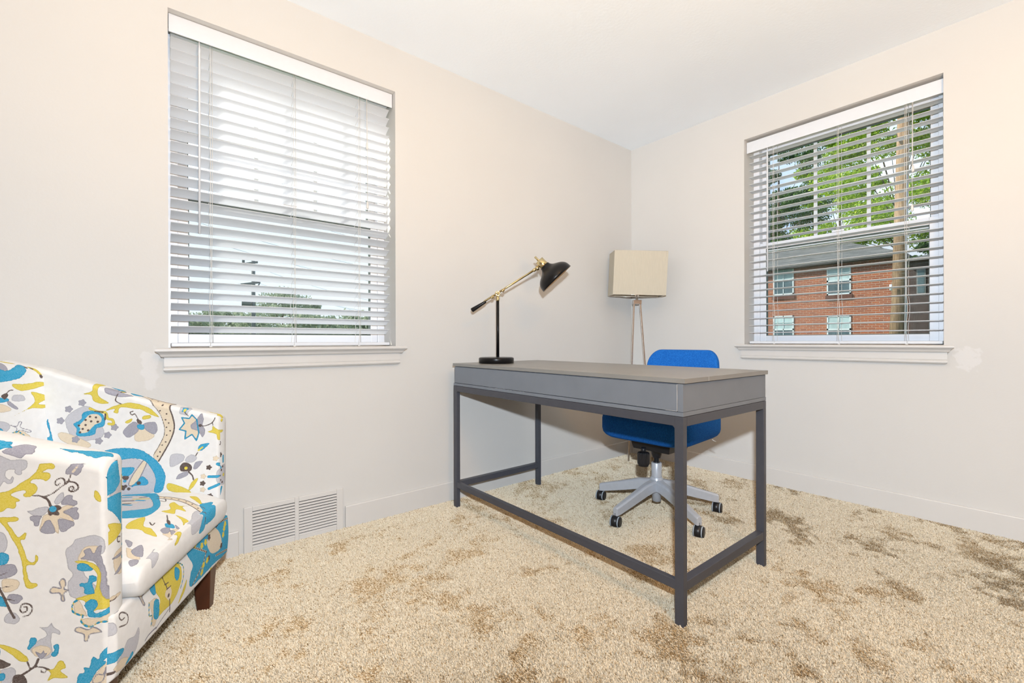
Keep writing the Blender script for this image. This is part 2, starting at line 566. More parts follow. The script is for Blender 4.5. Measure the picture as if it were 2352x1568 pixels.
gA = lambda a, d, z: (a, d, z)
gB = lambda a, d, z: (d, a, z)
blind('white slatted blind tilted half shut, over the window on the armchair side', WA, gA, math.radians(28), -2.828, ((-2.139, 1.877), (-2.137, 1.582)), (-2.790, -2.471, -2.173), 'window blinds')
blind('white slatted blind tilted open, over the window showing a brick building', WB, gB, math.radians(2), -.999, ((-1.690, 1.775), (-1.687, 1.575)), (-1.029, -1.368, -1.661), 'window blinds')

# ------------------------------------------------------------------ return-air grille in the left wall
gr = empty('air_grille', (-2.477, -.004, 0), 'off-white louvred return air grille set low in the wall beside the armchair', 'vent')
m = MB()
gx0, gx1, gz0, gz1 = -2.682, -2.272, -.006, .193
op = ((-2.650, -2.4845), (-2.4675, -2.302))
oz0, oz1 = .018, .172
for b in ((gx0, op[0][0], gz0, gz1), (op[0][1], op[1][0], gz0, gz1), (op[1][1], gx1, gz0, gz1)):
    m.box(b[0], b[1], -.010, -.001, b[2], b[3])
for o in op:
    m.box(o[0], o[1], -.010, -.001, gz0, oz0); m.box(o[0], o[1], -.010, -.001, oz1, gz1)
m.build('face_frame', M_TRIM, gr, bevel=.002)
m = MB()
for o in op:
    for i in range(12):
        z = oz0 + (oz1 - oz0) * (i + .5) / 12
        m.add([(o[0], -.0100, z - .0052), (o[1], -.0100, z - .0052), (o[1], -.0020, z + .0012), (o[0], -.0020, z + .0012),
               (o[0], -.0100, z - .0042), (o[1], -.0100, z - .0042), (o[1], -.0020, z + .0022), (o[0], -.0020, z + .0022)],
              [(0, 1, 2, 3), (7, 6, 5, 4), (0, 4, 5, 1), (1, 5, 6, 2), (2, 6, 7, 3), (3, 7, 4, 0)])
m.build('louvres', M_TRIM, gr)
m = MB(); m.box(op[0][0] - .003, op[1][1] + .003, -.0012, -.0004, oz0 - .003, oz1 + .003)  # black sheet standing in for the shade inside the duct
tag(m.build('duct_backing', M_DARK_GAP, gr), 'black sheet standing in for the shaded duct behind the louvres')

# ------------------------------------------------------------------ desk
M_DESK = simple('grey_desk_lacquer', (0.205, 0.228, 0.262, 1), rough=0.42, spec=.32, vary=0.04, vscale=9)
M_DESKTOP = simple('grey_desk_top', (0.275, 0.27, 0.255, 1), rough=0.36, spec=.4, vary=0.05, vscale=7)
M_STEEL = simple('dark_grey_powder_coat', (0.066, 0.069, 0.084, 1), rough=0.4, spec=.4, vary=0.04, bump=0.02, bscale=600)
M_CHIP = simple('worn_pale_edge', (0.62, 0.62, 0.62, 1), rough=0.6)

desk = empty('writing_desk', (-1.40, -.76, 0), 'grey writing desk with a slim steel frame, lamp standing on its top', 'desk')
DX0, DX1, DY0, DY1 = -1.713, -1.100, -1.430, -.096
m = MB()
tx0, tx1, ty0, ty1 = DX0 - .001, DX1 + .003, DY0 - .006, DY1 + .005
sx, s0, s1 = -1.584, -.916, -.578
m.box(tx0, sx - .0012, ty0, ty1, .7555, .770)
m.box(sx + .0012, tx1, ty0, ty1, .7555, .770)
m.box(sx - .0012, sx + .0012, ty0, s0, .7555, .770)
m.box(sx - .0012, sx + .0012, s1, ty1, .7555, .770)
m.build('tabletop', M_DESKTOP, desk)
m = MB()
m.box(DX0 + .009, DX1 - .003, DY0 + .001, DY1 - .001, .666, .7535)
m.build('body_panel', M_DESK, desk, bevel=.0012)
m = MB()
m.box(DX0 - .001, DX0 + .009, DY0 + .020, DY1 - .012, .6672, .7510)
fp = m.build('drawer_front', M_DESK, desk, bevel=.001)
m = MB(); m.box(DX0 - .0006, DX0 + .009, DY0, DY0 + .0185, .666, .7535); m.build('corner_strip', M_DESK, desk, bevel=.0008)
m = MB()
m.box(DX0 + .0008, DX1 + .0005, DY0 + .0006, DY1 - .0006, .6515, .6652)
m.build('lower_board', M_DESK, desk, bevel=.001)
# pale worn edges of the drawer front, and scuffs on the lower board
for b in ((DX0 - .0014, DX0 + .001, DY0 + .0196, DY0 + .0206, .668, .7515), (DX0 - .0014, DX0 + .001, DY0 + .0206, DY0 + .060, .6672, .6680), (DX0 + .148, DX0 + .1488, DY0 - .0066, DY0, .7555, .7703)):
    m = MB(); m.box(*b); tag(m.build('worn_edge', M_CHIP, desk), 'pale chipped laminate edge')
m = MB()
rn = random.Random(4)
y = -.68
while y < -.42:
    w = rn.uniform(.003, .016); z = .6660 + rn.uniform(-.003, .003)
    m.box(DX0 - .0004, DX0 + .002, y, y + w, z, z + rn.uniform(.0004, .0011)); y += w + rn.uniform(0, .012)
tag(m.build('scuff', M_CHIP, desk), 'pale scuff along the lower board')
# steel frame
LX, LY = .022, .030
legs = [(DX0, DY0), (DX1 - LX, DY0), (DX0, DY1 - LY), (DX1 - LX, DY1 - LY)]
for x, y in legs:
    m = MB(); m.box(x, x + LX, y, y + LY, -.006, .6505); m.build('leg', M_STEEL, desk, bevel=.0015)
m = MB()
zt0, zt1 = .6205, .6503
m.box(DX0, DX0 + LX, DY0 + LY, DY1 - LY, zt0, zt1); m.box(DX1 - LX, DX1, DY0 + LY, DY1 - LY, zt0, zt1)
m.box(DX0 + LX, DX1 - LX, DY0, DY0 + LY, zt0, zt1); m.box(DX0 + LX, DX1 - LX, DY1 - LY, DY1, zt0, zt1)
m.build('frame_rail', M_STEEL, desk, bevel=.0015)
zb0, zb1 = .107, .137
for b in ((DX0 + .001, DX0 + LX - .001, DY0 + LY, DY1 - LY), (DX0 + LX, DX1 - LX, DY0 + .001, DY0 + LY - .001), (DX0 + LX, DX1 - LX, DY1 - LY + .001, DY1 - .001)):
    m = MB(); m.box(b[0], b[1], b[2], b[3], zb0, zb1); m.build('stretcher', M_STEEL, desk, bevel=.0015)
# small weld gussets under the top rail
for x, y in ((DX0 + LX * .5, DY0 + LY), (DX0 + LX * .5, DY1 - LY)):
    sgn = 1 if y < -.8 else -1
    m = MB()
    m.prism([(0, 0), (.007, 0), (0, -.007)], lambda p, y=y, sgn=sgn: (DX0 + .001, y + sgn * p[0], zt0 + p[1] + .0003), lambda p, y=y, sgn=sgn: (DX0 + LX - .001, y + sgn * p[0], zt0 + p[1] + .0003))
    m.build('gusset', M_STEEL, desk)

# ------------------------------------------------------------------ desk lamp
M_BLACK = simple('black_lamp_enamel', (0.007, 0.0065, 0.007, 1), rough=0.3, spec=.28, vary=0.1)
M_BRASS = simple('brushed_brass', (0.66, 0.54, 0.30, 1), rough=0.22, metal=1.0, vary=0.05)
M_LAMP_IN = simple('cream_lamp_lining', (0.75, 0.60, 0.42, 1), rough=0.5)
M_BULB = simple('frosted_bulb_glass', (0.85, 0.83, 0.78, 1), rough=0.3)
LD = 2.42
L = lambda px, py, k=0.0: at(px, py, LD + k)
PX = LD / FOC
base = Vector((-1.535, -.243, .770))
dl = empty('desk_lamp', base, 'black and brass adjustable lamp with dome shade on the grey desk', 'lamp')
m = MB(); m.lathe([(.0, .090), (.001, .0935), (.024, .0945), (.029, .0925), (.0315, .086), (.0325, .060), (.033, .001)], base, n=48)
m.build('base', M_BLACK, dl)
J = L(1143.2, 674.5)
pole_top = Vector((J.x, J.y, L(1143, 691).z))
m = MB(); m.lathe([(0, .0088), (.003, .0088)], (J.x, J.y, base.z + .032), n=20); m.lathe([(0, .0080), (pole_top.z - base.z - .034, .0080)], (J.x, J.y, base.z + .034), n=20)
m.build('pole', M_BLACK, dl)
m = MB()
m.lathe([(0, .0095), (.010, .0095), (.014, .0075), (.020, .0065), (.030, .0065)], pole_top, n=20)
m.build('pole_collar', M_BRASS, dl)
axn = -fw
m = MB()
m.lathe([(-.012, .004), (-.012, .0150), (.010, .0150), (.012, .0140), (.0125, .0110), (.0105, .0105), (.0105, .0070), (.013, .0062), (.0145, .001)], J, axn, n=28)
m.build('pivot_joint', M_BRASS, dl)
arm = empty
A1 = L(1229.5, 618.5); A0 = L(1115, 690.5); H0 = L(1083, 713)
ad = (A1 - A0).normalized()
m = MB()
m.tube([A0 - ad * .01, A1], .0056, 14)
for s0_, s1_, r_ in ((.026, .034, .0105), (.034, .042, .0080), (-.034, -.026, .0105), (-.042, -.034, .0080)):
    m.lathe([(0, r_ * .8), (.002, r_), (s1_ - s0_ - .002, r_), (s1_ - s0_, r_ * .8)], J + ad * s0_, ad, 16)
m.lathe([(0, .006), (.004, .0095), (.012, .0095), (.016, .0075)], A1 - ad * .016, ad, 16)
m.build('arm', M_BRASS, dl)
m = MB()
hl = (A0 - H0).length
m.lathe([(0, .006), (.002, .0105), (.006, .0120), (hl * .9, .0075), (hl, .0066)], H0, ad, 18)
m.build('handle', M_BLACK, dl)
# head
top = L(1238, 597.5); rim = L(1280.6, 642.2)
hd = (rim - top).normalized()
neck = L(1251.5, 611.0)
m = MB()
m.lathe([(-.006, .004), (.004, .0120), (.014, .0135), (.016, .008)], A1 + ad * .002, ad, 16)
ball = A1 + ad * .012
m.tube([ball, top + hd * .012], .0065, 10)
m.build('ball_joint', M_BRASS, dl)
m = MB()
nl = (neck - top).dot(hd)
m.lathe([(0, .018), (.001, .0240), (nl * .98, .0250), (nl, .0240)], top, hd, 28)
kd = (L(1227, 603) - L(1238, 597)).normalized()
kk = L(1231.5, 592.5)
m.lathe([(-.022, .004), (-.0215, .0060), (-.002, .0060), (0, .0072), (.016, .0072), (.017, .006)], kk + hd * .012, hd, 14)
m.build('socket', M_BRASS, dl)
prof = [(-1, 11.6), (2, 12.0), (4.5, 13.2), (7, 15.0), (9.2, 17.4), (11.3, 20.6), (13.4, 24.4), (16, 29.0), (19, 33.4), (22.5, 37.0), (26.5, 39.9), (31, 41.6), (36, 42.3), (41.0, 42.5)]
pts = [(a * PX, r * PX) for a, r in prof]
m = MB()
m.lathe(pts + [(a, r - .0012) for a, r in reversed(pts)], neck - hd * .001, hd, 44, closed=False)
sh = m.build('lamp_shade', M_BLACK, dl)
m = MB()
m.lathe([(a - .0006, r - .0018) for a, r in pts[3:]], neck - hd * .001, hd, 44, closed=False)
tag(m.build('shade_lining', M_LAMP_IN, sh), 'pale cream inside of the shade')
m = MB()
m.lathe([(.02, .012), (.035, .014), (.05, .022), (.062, .026), (.074, .022), (.081, .012), (.083, .001)], neck, hd, 20)
m.build('bulb', M_BULB, dl)

# ------------------------------------------------------------------ floor lamp in the corner
M_NICKEL = simple('champagne_nickel', (0.86, 0.79, 0.72, 1), rough=0.22, metal=.95, vary=0.03)
k = NT('linen_lamp_shade'); k.set(Roughness=0.85)
wv = k.mix(k.ramp(k.noise(160, 2, stretch=(1, 1, .12)), .35, .65), (0.545, 0.49, 0.385, 1), (0.575, 0.515, 0.405, 1))
k.l(wv, k.b.inputs['Base Color']); k.bump(k.noise(420, 2), .15, .001)
M_SHADE = k.m
FD = 3.20
fc = at(1467, 690, 3.33); fc.z = 0
fl = empty('floor_lamp', fc, 'tall floor lamp with beige box shade standing in the room corner', 'lamp')
u_ = rt.copy(); w_ = Vector((fw.x, fw.y, 0)).normalized()
S = lambda px, py, dep: at(px, py, dep)
ft = [at(1412, 574, FD), at(1535.5, 576.5, FD)]
fb = [at(1407.5, 675.5, FD), at(1530, 678, FD)]
back = w_ * .15 - u_ * .004
def loop4(a, b): return [a[0], a[1], a[1] + back, a[0] + back]
tp, bt = loop4(ft, None), loop4(fb, None)
cen = lambda l: sum(l, Vector()) / 4
shrink = lambda l, e: [p + (cen(l) - p).normalized() * e for p in l]
m = MB()
ti, bi = shrink(tp, .003), shrink(bt, .003)
vs = tp + bt + ti + bi
fs = []
for i in range(4):
    j = (i + 1) % 4
    fs += [(i, j, 4 + j, 4 + i), (8 + i, 12 + i, 12 + j, 8 + j), (i, 8 + i, 8 + j, j), (4 + i, 4 + j, 12 + j, 12 + i)]
m.add(vs, fs)
m.build('lamp_shade', M_SHADE, fl, bevel=.0012)
for l in (tp, bt):
    m = MB()
    c = cen(l)
    for i in range(4):
        m.tube([l[i] + (c - l[i]).normalized() * .006, l[(i + 1) % 4] + (c - l[(i + 1) % 4]).normalized() * .006], .002, 6)
    m.build('shade_ring', M_NICKEL, fl)
m = MB()
ctop = cen(bt) + Vector((0, 0, .06))
for i in range(4):
    m.tube([ctop, (bt[i] * .8 + tp[i] * .2) + (cen(bt) - bt[i]).normalized() * .006], .0018, 6)
m.build('shade_spider', M_NICKEL, fl)
ax_ = at(1463, 690, 3.33)
m = MB()
m.lathe([(0, .0075), (.030, .0075), (.034, .015), (.080, .015), (.082, .006)], ax_ + Vector((0, 0, .0)), n=18)
m.build('stem', M_NICKEL, fl)
m = MB(); m.lathe([(0, .010), (.02, .014), (.05, .028), (.07, .030), (.09, .022), (.10, .001)], ax_ + Vector((0, 0, .085)), n=18); m.build('bulb', M_BULB, fl)
m = MB()
zc = ax_.z
m.add([p + q for q in (Vector((0, 0, -.026)), Vector((0, 0, .003))) for p in (ax_ - u_ * .030 - w_ * .02, ax_ + u_ * .030 - w_ * .02, ax_ + u_ * .030 + w_ * .02, ax_ - u_ * .030 + w_ * .02)],
      [(0, 3, 2, 1), (4, 5, 6, 7), (0, 1, 5, 4), (1, 2, 6, 5), (2, 3, 7, 6), (3, 0, 4, 7)])
m.build('leg_block', M_NICKEL, fl, bevel=.0015)
for dx0, dz0, dx1, dzz in ((-.022, 0, -.066, .0), (.022, 0, .112, .0)):
    a = ax_ + u_ * dx0 + w_ * dz0; b = Vector((ax_.x, ax_.y, -.004)) + u_ * dx1 + w_ * dzz
    m = MB(); m.bar(a, b, .011, .016, upv=tuple(w_)); m.build('leg', M_NICKEL, fl, bevel=.0012)

# ------------------------------------------------------------------ office chair
M_BLUE = None
k = NT('blue_wool_fabric'); k.set(Roughness=0.9)
k.b.inputs['Specular IOR Level'].default_value = 0.15
nz = k.noise(230, 4, rough=.7)
k.l(k.mix(k.ramp(nz, .32, .68), (0.005, 0.085, 0.40, 1), (0.022, 0.20, 0.66, 1)), k.b.inputs['Base Color'])
k.bump(k.noise(500, 2), .35, .001)
M_BLUE = k.m
M_SILVER = simple('silver_painted_metal', (0.60, 0.62, 0.66, 1), rough=0.36, metal=.25, vary=0.03)
M_PLASTIC = simple('black_plastic', (0.014, 0.014, 0.016, 1), rough=0.38)
M_GREYRING = simple('pale_grey_caster_tread', (0.40, 0.45, 0.49, 1), rough=0.5)
CX, CY = -.943, -.836
oc = empty('office_chair', (CX, CY, 0), 'blue upholstered swivel chair on a silver five-star base, tucked under the desk', 'chair')
th = math.radians(3)
Rz = lambda x, y: (x * math.cos(th) - y * math.sin(th), x * math.sin(th) + y * math.cos(th))
def chair_pt(x, y, z):      # local: x towards the back of the chair (+x world), y along the desk
    a, b = Rz(x, y); return (-.925 + a, -.846 + b, z)
# seat pad, slightly dished, front edge rounded down
def dish(x, y):
    return .016 * (y / .24) ** 2 * max(0, min(1, (x + .2) / .3)) - .012 * max(0, (-x - .14) / .1) ** 2
rings = []
for outline, h in pad_rings(.232, .248, .105, .135, .042, .004):
    rings.append([chair_pt(x, y, .392 + h + (dish(x, y) if h > .05 else dish(x, y) * .4)) for x, y in outline])
m = MB(); m.rings(rings); m.build('seat', M_BLUE, oc)
m = MB()
m.tube([chair_pt(.085, -.232, .400), chair_pt(.095, -.236, .392), chair_pt(.112, -.240, .386)], .0022, 6)
tag(m.build('care_label', M_CORD, oc), 'small white label hanging under the seat edge')
# backrest: tapered, bowed and reclined shell with a thin pad
def back_pt(a, b, t):
    # a across (-.24...24), b up (0..1), t thickness towards the sitter
    wdt = 1.0 - .19 * b
    y = a * wdt
    bow = -.045 * (a / .24) ** 2 * (1 - .55 * b)
    lean = .215 + .055 * b + .030 * math.sin(b * PI) * -.3
    x = lean + bow - t
    z = .455 + .383 * b
    return chair_pt(x, y, z)
rings = []
for outline, h in pad_rings(.1915, .240, .075, .042, .014, .006):
    rings.append([back_pt(yy, (xx + .1915) / .383, h - .02) for xx, yy in outline])
m = MB(); m.rings(rings); m.build('backrest', M_BLUE, oc)
# mechanism
m = MB()
m.add([chair_pt(x, y, z) for z, sx_, sy_ in ((.396, .11, .115), (.330, .095, .100)) for x, y in ((-sx_, -sy_), (sx_, -sy_), (sx_, sy_), (-sx_, sy_))],
      [(0, 3, 2, 1), (4, 5, 6, 7), (0, 1, 5, 4), (1, 2, 6, 5), (2, 3, 7, 6), (3, 0, 4, 7)])
m.lathe([(0, .030), (.03, .026), (.05, .020)], (CX, CY, .332), (0, 0, -1), 20)
m.build('tilt_mechanism', M_PLASTIC, oc, bevel=.003)
kn = at(1478, 1053, 2.19)
m = MB()
n = 36; rr = []
for i, (dz, r) in enumerate(((.032, .016), (.031, .026), (.026, .029), (-.022, .029), (-.027, .026), (-.034, .024), (-.035, .001))):
    ring = []
    for j in range(n * 2):
        a = 2 * PI * j / (n * 2)
        rad = r * (1.0 - (.055 if (j // 2) % 2 and 1 <= i <= 3 else 0))
        ring.append((kn.x + rad * math.cos(a), kn.y + rad * math.sin(a), kn.z + dz))
    rr.append(ring)
m.rings(rr, smooth=False)
m.tube([(kn.x, kn.y, kn.z + .03), (kn.x, kn.y, .37)], .012, 12)
m.build('tension_knob', M_PLASTIC, oc)
m = MB(); m.lathe([(0, .0165), (.006, .0165), (.008, .0125), (.115, .0125)], (CX, CY, .256), n=20); m.build('gas_piston', M_PLASTIC, oc)
m = MB(); m.lathe([(0, .018), (.002, .0225), (.060, .0225), (.062, .0235), (.12, .0255), (.198, .0262), (.200, .025)], (CX, CY, .058), n=28); m.build('gas_cylinder', M_SILVER, oc)
m = MB()
m.lathe([(0, .030), (.004, .036), (.03, .040), (.055, .034), (.072, .028), (.074, .0265)], (CX, CY, .112), n=28)
m.build('base_hub', M_SILVER, oc)
for q in range(5):
    an = math.radians(104.5 + 72 * q)
    dv = Vector((math.cos(an), math.sin(an), 0)); sv = Vector((-dv.y, dv.x, 0)); c0 = Vector((CX, CY, 0))
    m = MB()
    secs = []
    for r, zb, zt, w0, w1 in ((.012, .116, .176, .026, .022), (.05, .114, .168, .022, .018), (.10, .104, .160, .019, .0145), (.20, .078, .128, .0165, .012), (.295, .055, .099, .0145, .0105), (.318, .052, .092, .013, .009)):
        p = c0 + dv * r
        secs.append([p + sv * w0 + Vector((0, 0, zb)), p + sv * w0 * .98 + Vector((0, 0, zt - .008)), p + sv * w1 * .75 + Vector((0, 0, zt)),
                     p - sv * w1 * .75 + Vector((0, 0, zt)), p - sv * w0 * .98 + Vector((0, 0, zt - .008)), p - sv * w0 + Vector((0, 0, zb))])
    m.rings(secs, smooth=False)
    m.build('base_arm', M_SILVER, oc, bevel=.002)
    # caster: hooded twin wheel
    cp = c0 + dv * .313
    cz = .0245
    ca = (rt * .82 - fw * .57).normalized()
    m = MB()
    m.lathe([(0, .0055), (.03, .0055)], cp + Vector((0, 0, .035)), n=10)
    m.lathe([(-.0235, .019), (-.0225, .0232), (-.0165, .0240), (-.0155, .0262), (.0125, .0262), (.0130, .0240), (.0225, .0232), (.0235, .019)], (cp.x, cp.y, cz), ca, 28)
    cm = m.build('caster', M_PLASTIC, oc)
    m = MB()
    for d0 in (-.0215, .0130):
        m.lathe([(0, .0180), (0, .0256), (.0048, .0256), (.0048, .0180)], Vector((cp.x, cp.y, cz)) + ca * d0, ca, 28)
    tag(m.build('wheel_tread', M_GREYRING, cm), 'pale grey wheel rim')

# ------------------------------------------------------------------ carpet
def value_noise(x, y, scale, seed):
    rs = np.random.RandomState(seed)
    g = rs.rand(128, 128)
    u = x * scale + 500; v = y * scale + 500
    i = np.floor(u).astype(int); j = np.floor(v).astype(int)
    fx = u - i; fy = v - j
    fx = fx * fx * (3 - 2 * fx); fy = fy * fy * (3 - 2 * fy)
    i %= 128; j %= 128; i2 = (i + 1) % 128; j2 = (j + 1) % 128
    return (g[i, j] * (1 - fx) + g[i2, j] * fx) * (1 - fy) + (g[i, j2] * (1 - fx) + g[i2, j2] * fx) * fy

def fbm(x, y, scale, seed, octv=4):
    s = 0; a = 1; t = 0
    for k in range(octv):
        s = s + a * value_noise(x, y, scale * 2 ** k, seed + k); t += a; a *= 0.55
    return s / t

def carpet_material():
    k = NT('beige_carpet_yarn')
    k.set(Roughness=0.95)
    k.b.inputs['Specular IOR Level'].default_value = 0.1
    at_ = k.n('ShaderNodeAttribute', attribute_name='tint')
    cr = k.n('ShaderNodeValToRGB')
    e = cr.color_ramp.elements
    e[0].position = 0.0; e[0].color = (0.27, 0.165, 0.070, 1)
    e[1].position = 1.0; e[1].color = (0.95, 0.86, 0.69, 1)
    for p, c in ((0.3, (0.46, 0.32, 0.165, 1)), (0.65, (0.79, 0.65, 0.45, 1))):
        n = e.new(p); n.color = c
    k.l(at_.outputs['Fac'], cr.inputs[0])
    k.l(cr.outputs[0], k.b.inputs['Base Color'])
    return k.m
M_CARPET = carpet_material()

def carpet_base_material():
    k = NT('carpet_backing')
    k.set(Roughness=1.0)
    k.b.inputs['Specular IOR Level'].default_value = 0.0
    k.l(k.mix(k.ramp(k.noise(220, 3), .35, .65), (0.42, 0.31, 0.18, 1), (0.62, 0.50, 0.32, 1)), k.b.inputs['Base Color'])
    return k.m
fm = MB(); fm.box(RX0 - .2, T, RY0 - .2, T, -.10, -.008)
struct(fm.build('floor', carpet_base_material()))

def carpet_pile():
    rs = np.random.RandomState(3)
    def field(x0, x1, y0, y1, step):
        nx = int((x1 - x0) / step); ny = int((y1 - y0) / step)
        gx, gy = np.meshgrid(np.arange(nx), np.arange(ny))
        x = x0 + (gx + rs.rand(ny, nx)) * step; y = y0 + (gy + rs.rand(ny, nx)) * step
        return x.ravel(), y.ravel()
    x, y = field(RX0 + .02, -.002, RY0 + .02, -.002, .0030)
    dx = x - CAM.x; dy = y - CAM.y
    d = dx * fw.x + dy * fw.y; lat = (dx * rt.x + dy * rt.y)
    # thickest pile where the lens looks closely; sparser, coarser tufts elsewhere
    inside = np.clip(np.minimum((d - .55) / .3, (d * 1.22 + .12 - np.abs(lat)) / .3), 0, 1)
    prob = np.clip(1.75 / np.maximum(d, .4), .0, 1.0) ** 1.3 * inside + .13 * (1 - inside)
    keep = rs.rand(len(x)) < prob
    x = x[keep]; y = y[keep]; d = d[keep]; pr = prob[keep]
    N = len(x)
    patch = fbm(x, y, 5.5, 11, 4) * .5 + fbm(x * .75 + y * .66, (y * .75 - x * .66) * 1.8, 5.2, 40, 4) * .5
    fine = fbm(x, y, 26, 70, 2)
    dark = np.clip((patch + (fine - .5) * .34 - .525) / .13, 0, 1)  # patch mask: shading of brushed pile, also put into the strand colour
    odd = rs.rand(N) < .10 + .55 * dark
    tint = .84 - .10 * dark - odd * rs.uniform(.18, .52, N) + rs.normal(0, .10, N)
    tint = np.clip(tint, 0.02, 1)
    ang = rs.rand(N) * 2 * np.pi
    lean = rs.uniform(.0008, .0045, N)
    # pile brushed over in the darker patches
    ba = 2.2 + 1.5 * fbm(x, y, 1.6, 90, 2)
    ux = np.cos(ang) * lean + np.cos(ba) * (.002 + .004 * dark); uy = np.sin(ang) * lean + np.sin(ba) * (.002 + .004 * dark)
    h = rs.uniform(.0115, .0150, N) - .002 * dark
    P = np.zeros((N, 3, 3), np.float32)
    P[:, 0] = np.c_[x, y, np.full(N, -.010)]
    P[:, 1] = np.c_[x + ux * .35, y + uy * .35, -.010 + h * .62]
    P[:, 2] = np.c_[x + ux, y + uy, -.010 + h]
    P[:, :, 0] = np.minimum(P[:, :, 0], -.014 + .012); P[:, :, 1] = np.minimum(P[:, :, 1], -.002)
    wid = rs.uniform(.0012, .0018, N) * pr ** -.38
    R = np.stack([wid * .8, wid * 1.1, wid * .9], 1).astype(np.float32)
    hc = bpy.data.hair_curves.new('carpet_pile')
    hc.add_curves([3] * N)
    hc.attributes['position'].data.foreach_set('vector', P.ravel())
    ra = hc.attributes.get('radius') or hc.attributes.new('radius', 'FLOAT', 'POINT')
    ra.data.foreach_set('value', R.ravel())
    ta = hc.attributes.new('tint', 'FLOAT', 'CURVE')
    ta.data.foreach_set('value', tint.astype(np.float32))
    hc.materials.append(M_CARPET)
    o = bpy.data.objects.new('carpet_pile', hc)
    COL.objects.link(o)
    tag(o, 'mottled beige shag carpet pile covering the whole floor', 'carpet', kind='stuff')
    return o
carpet_pile()

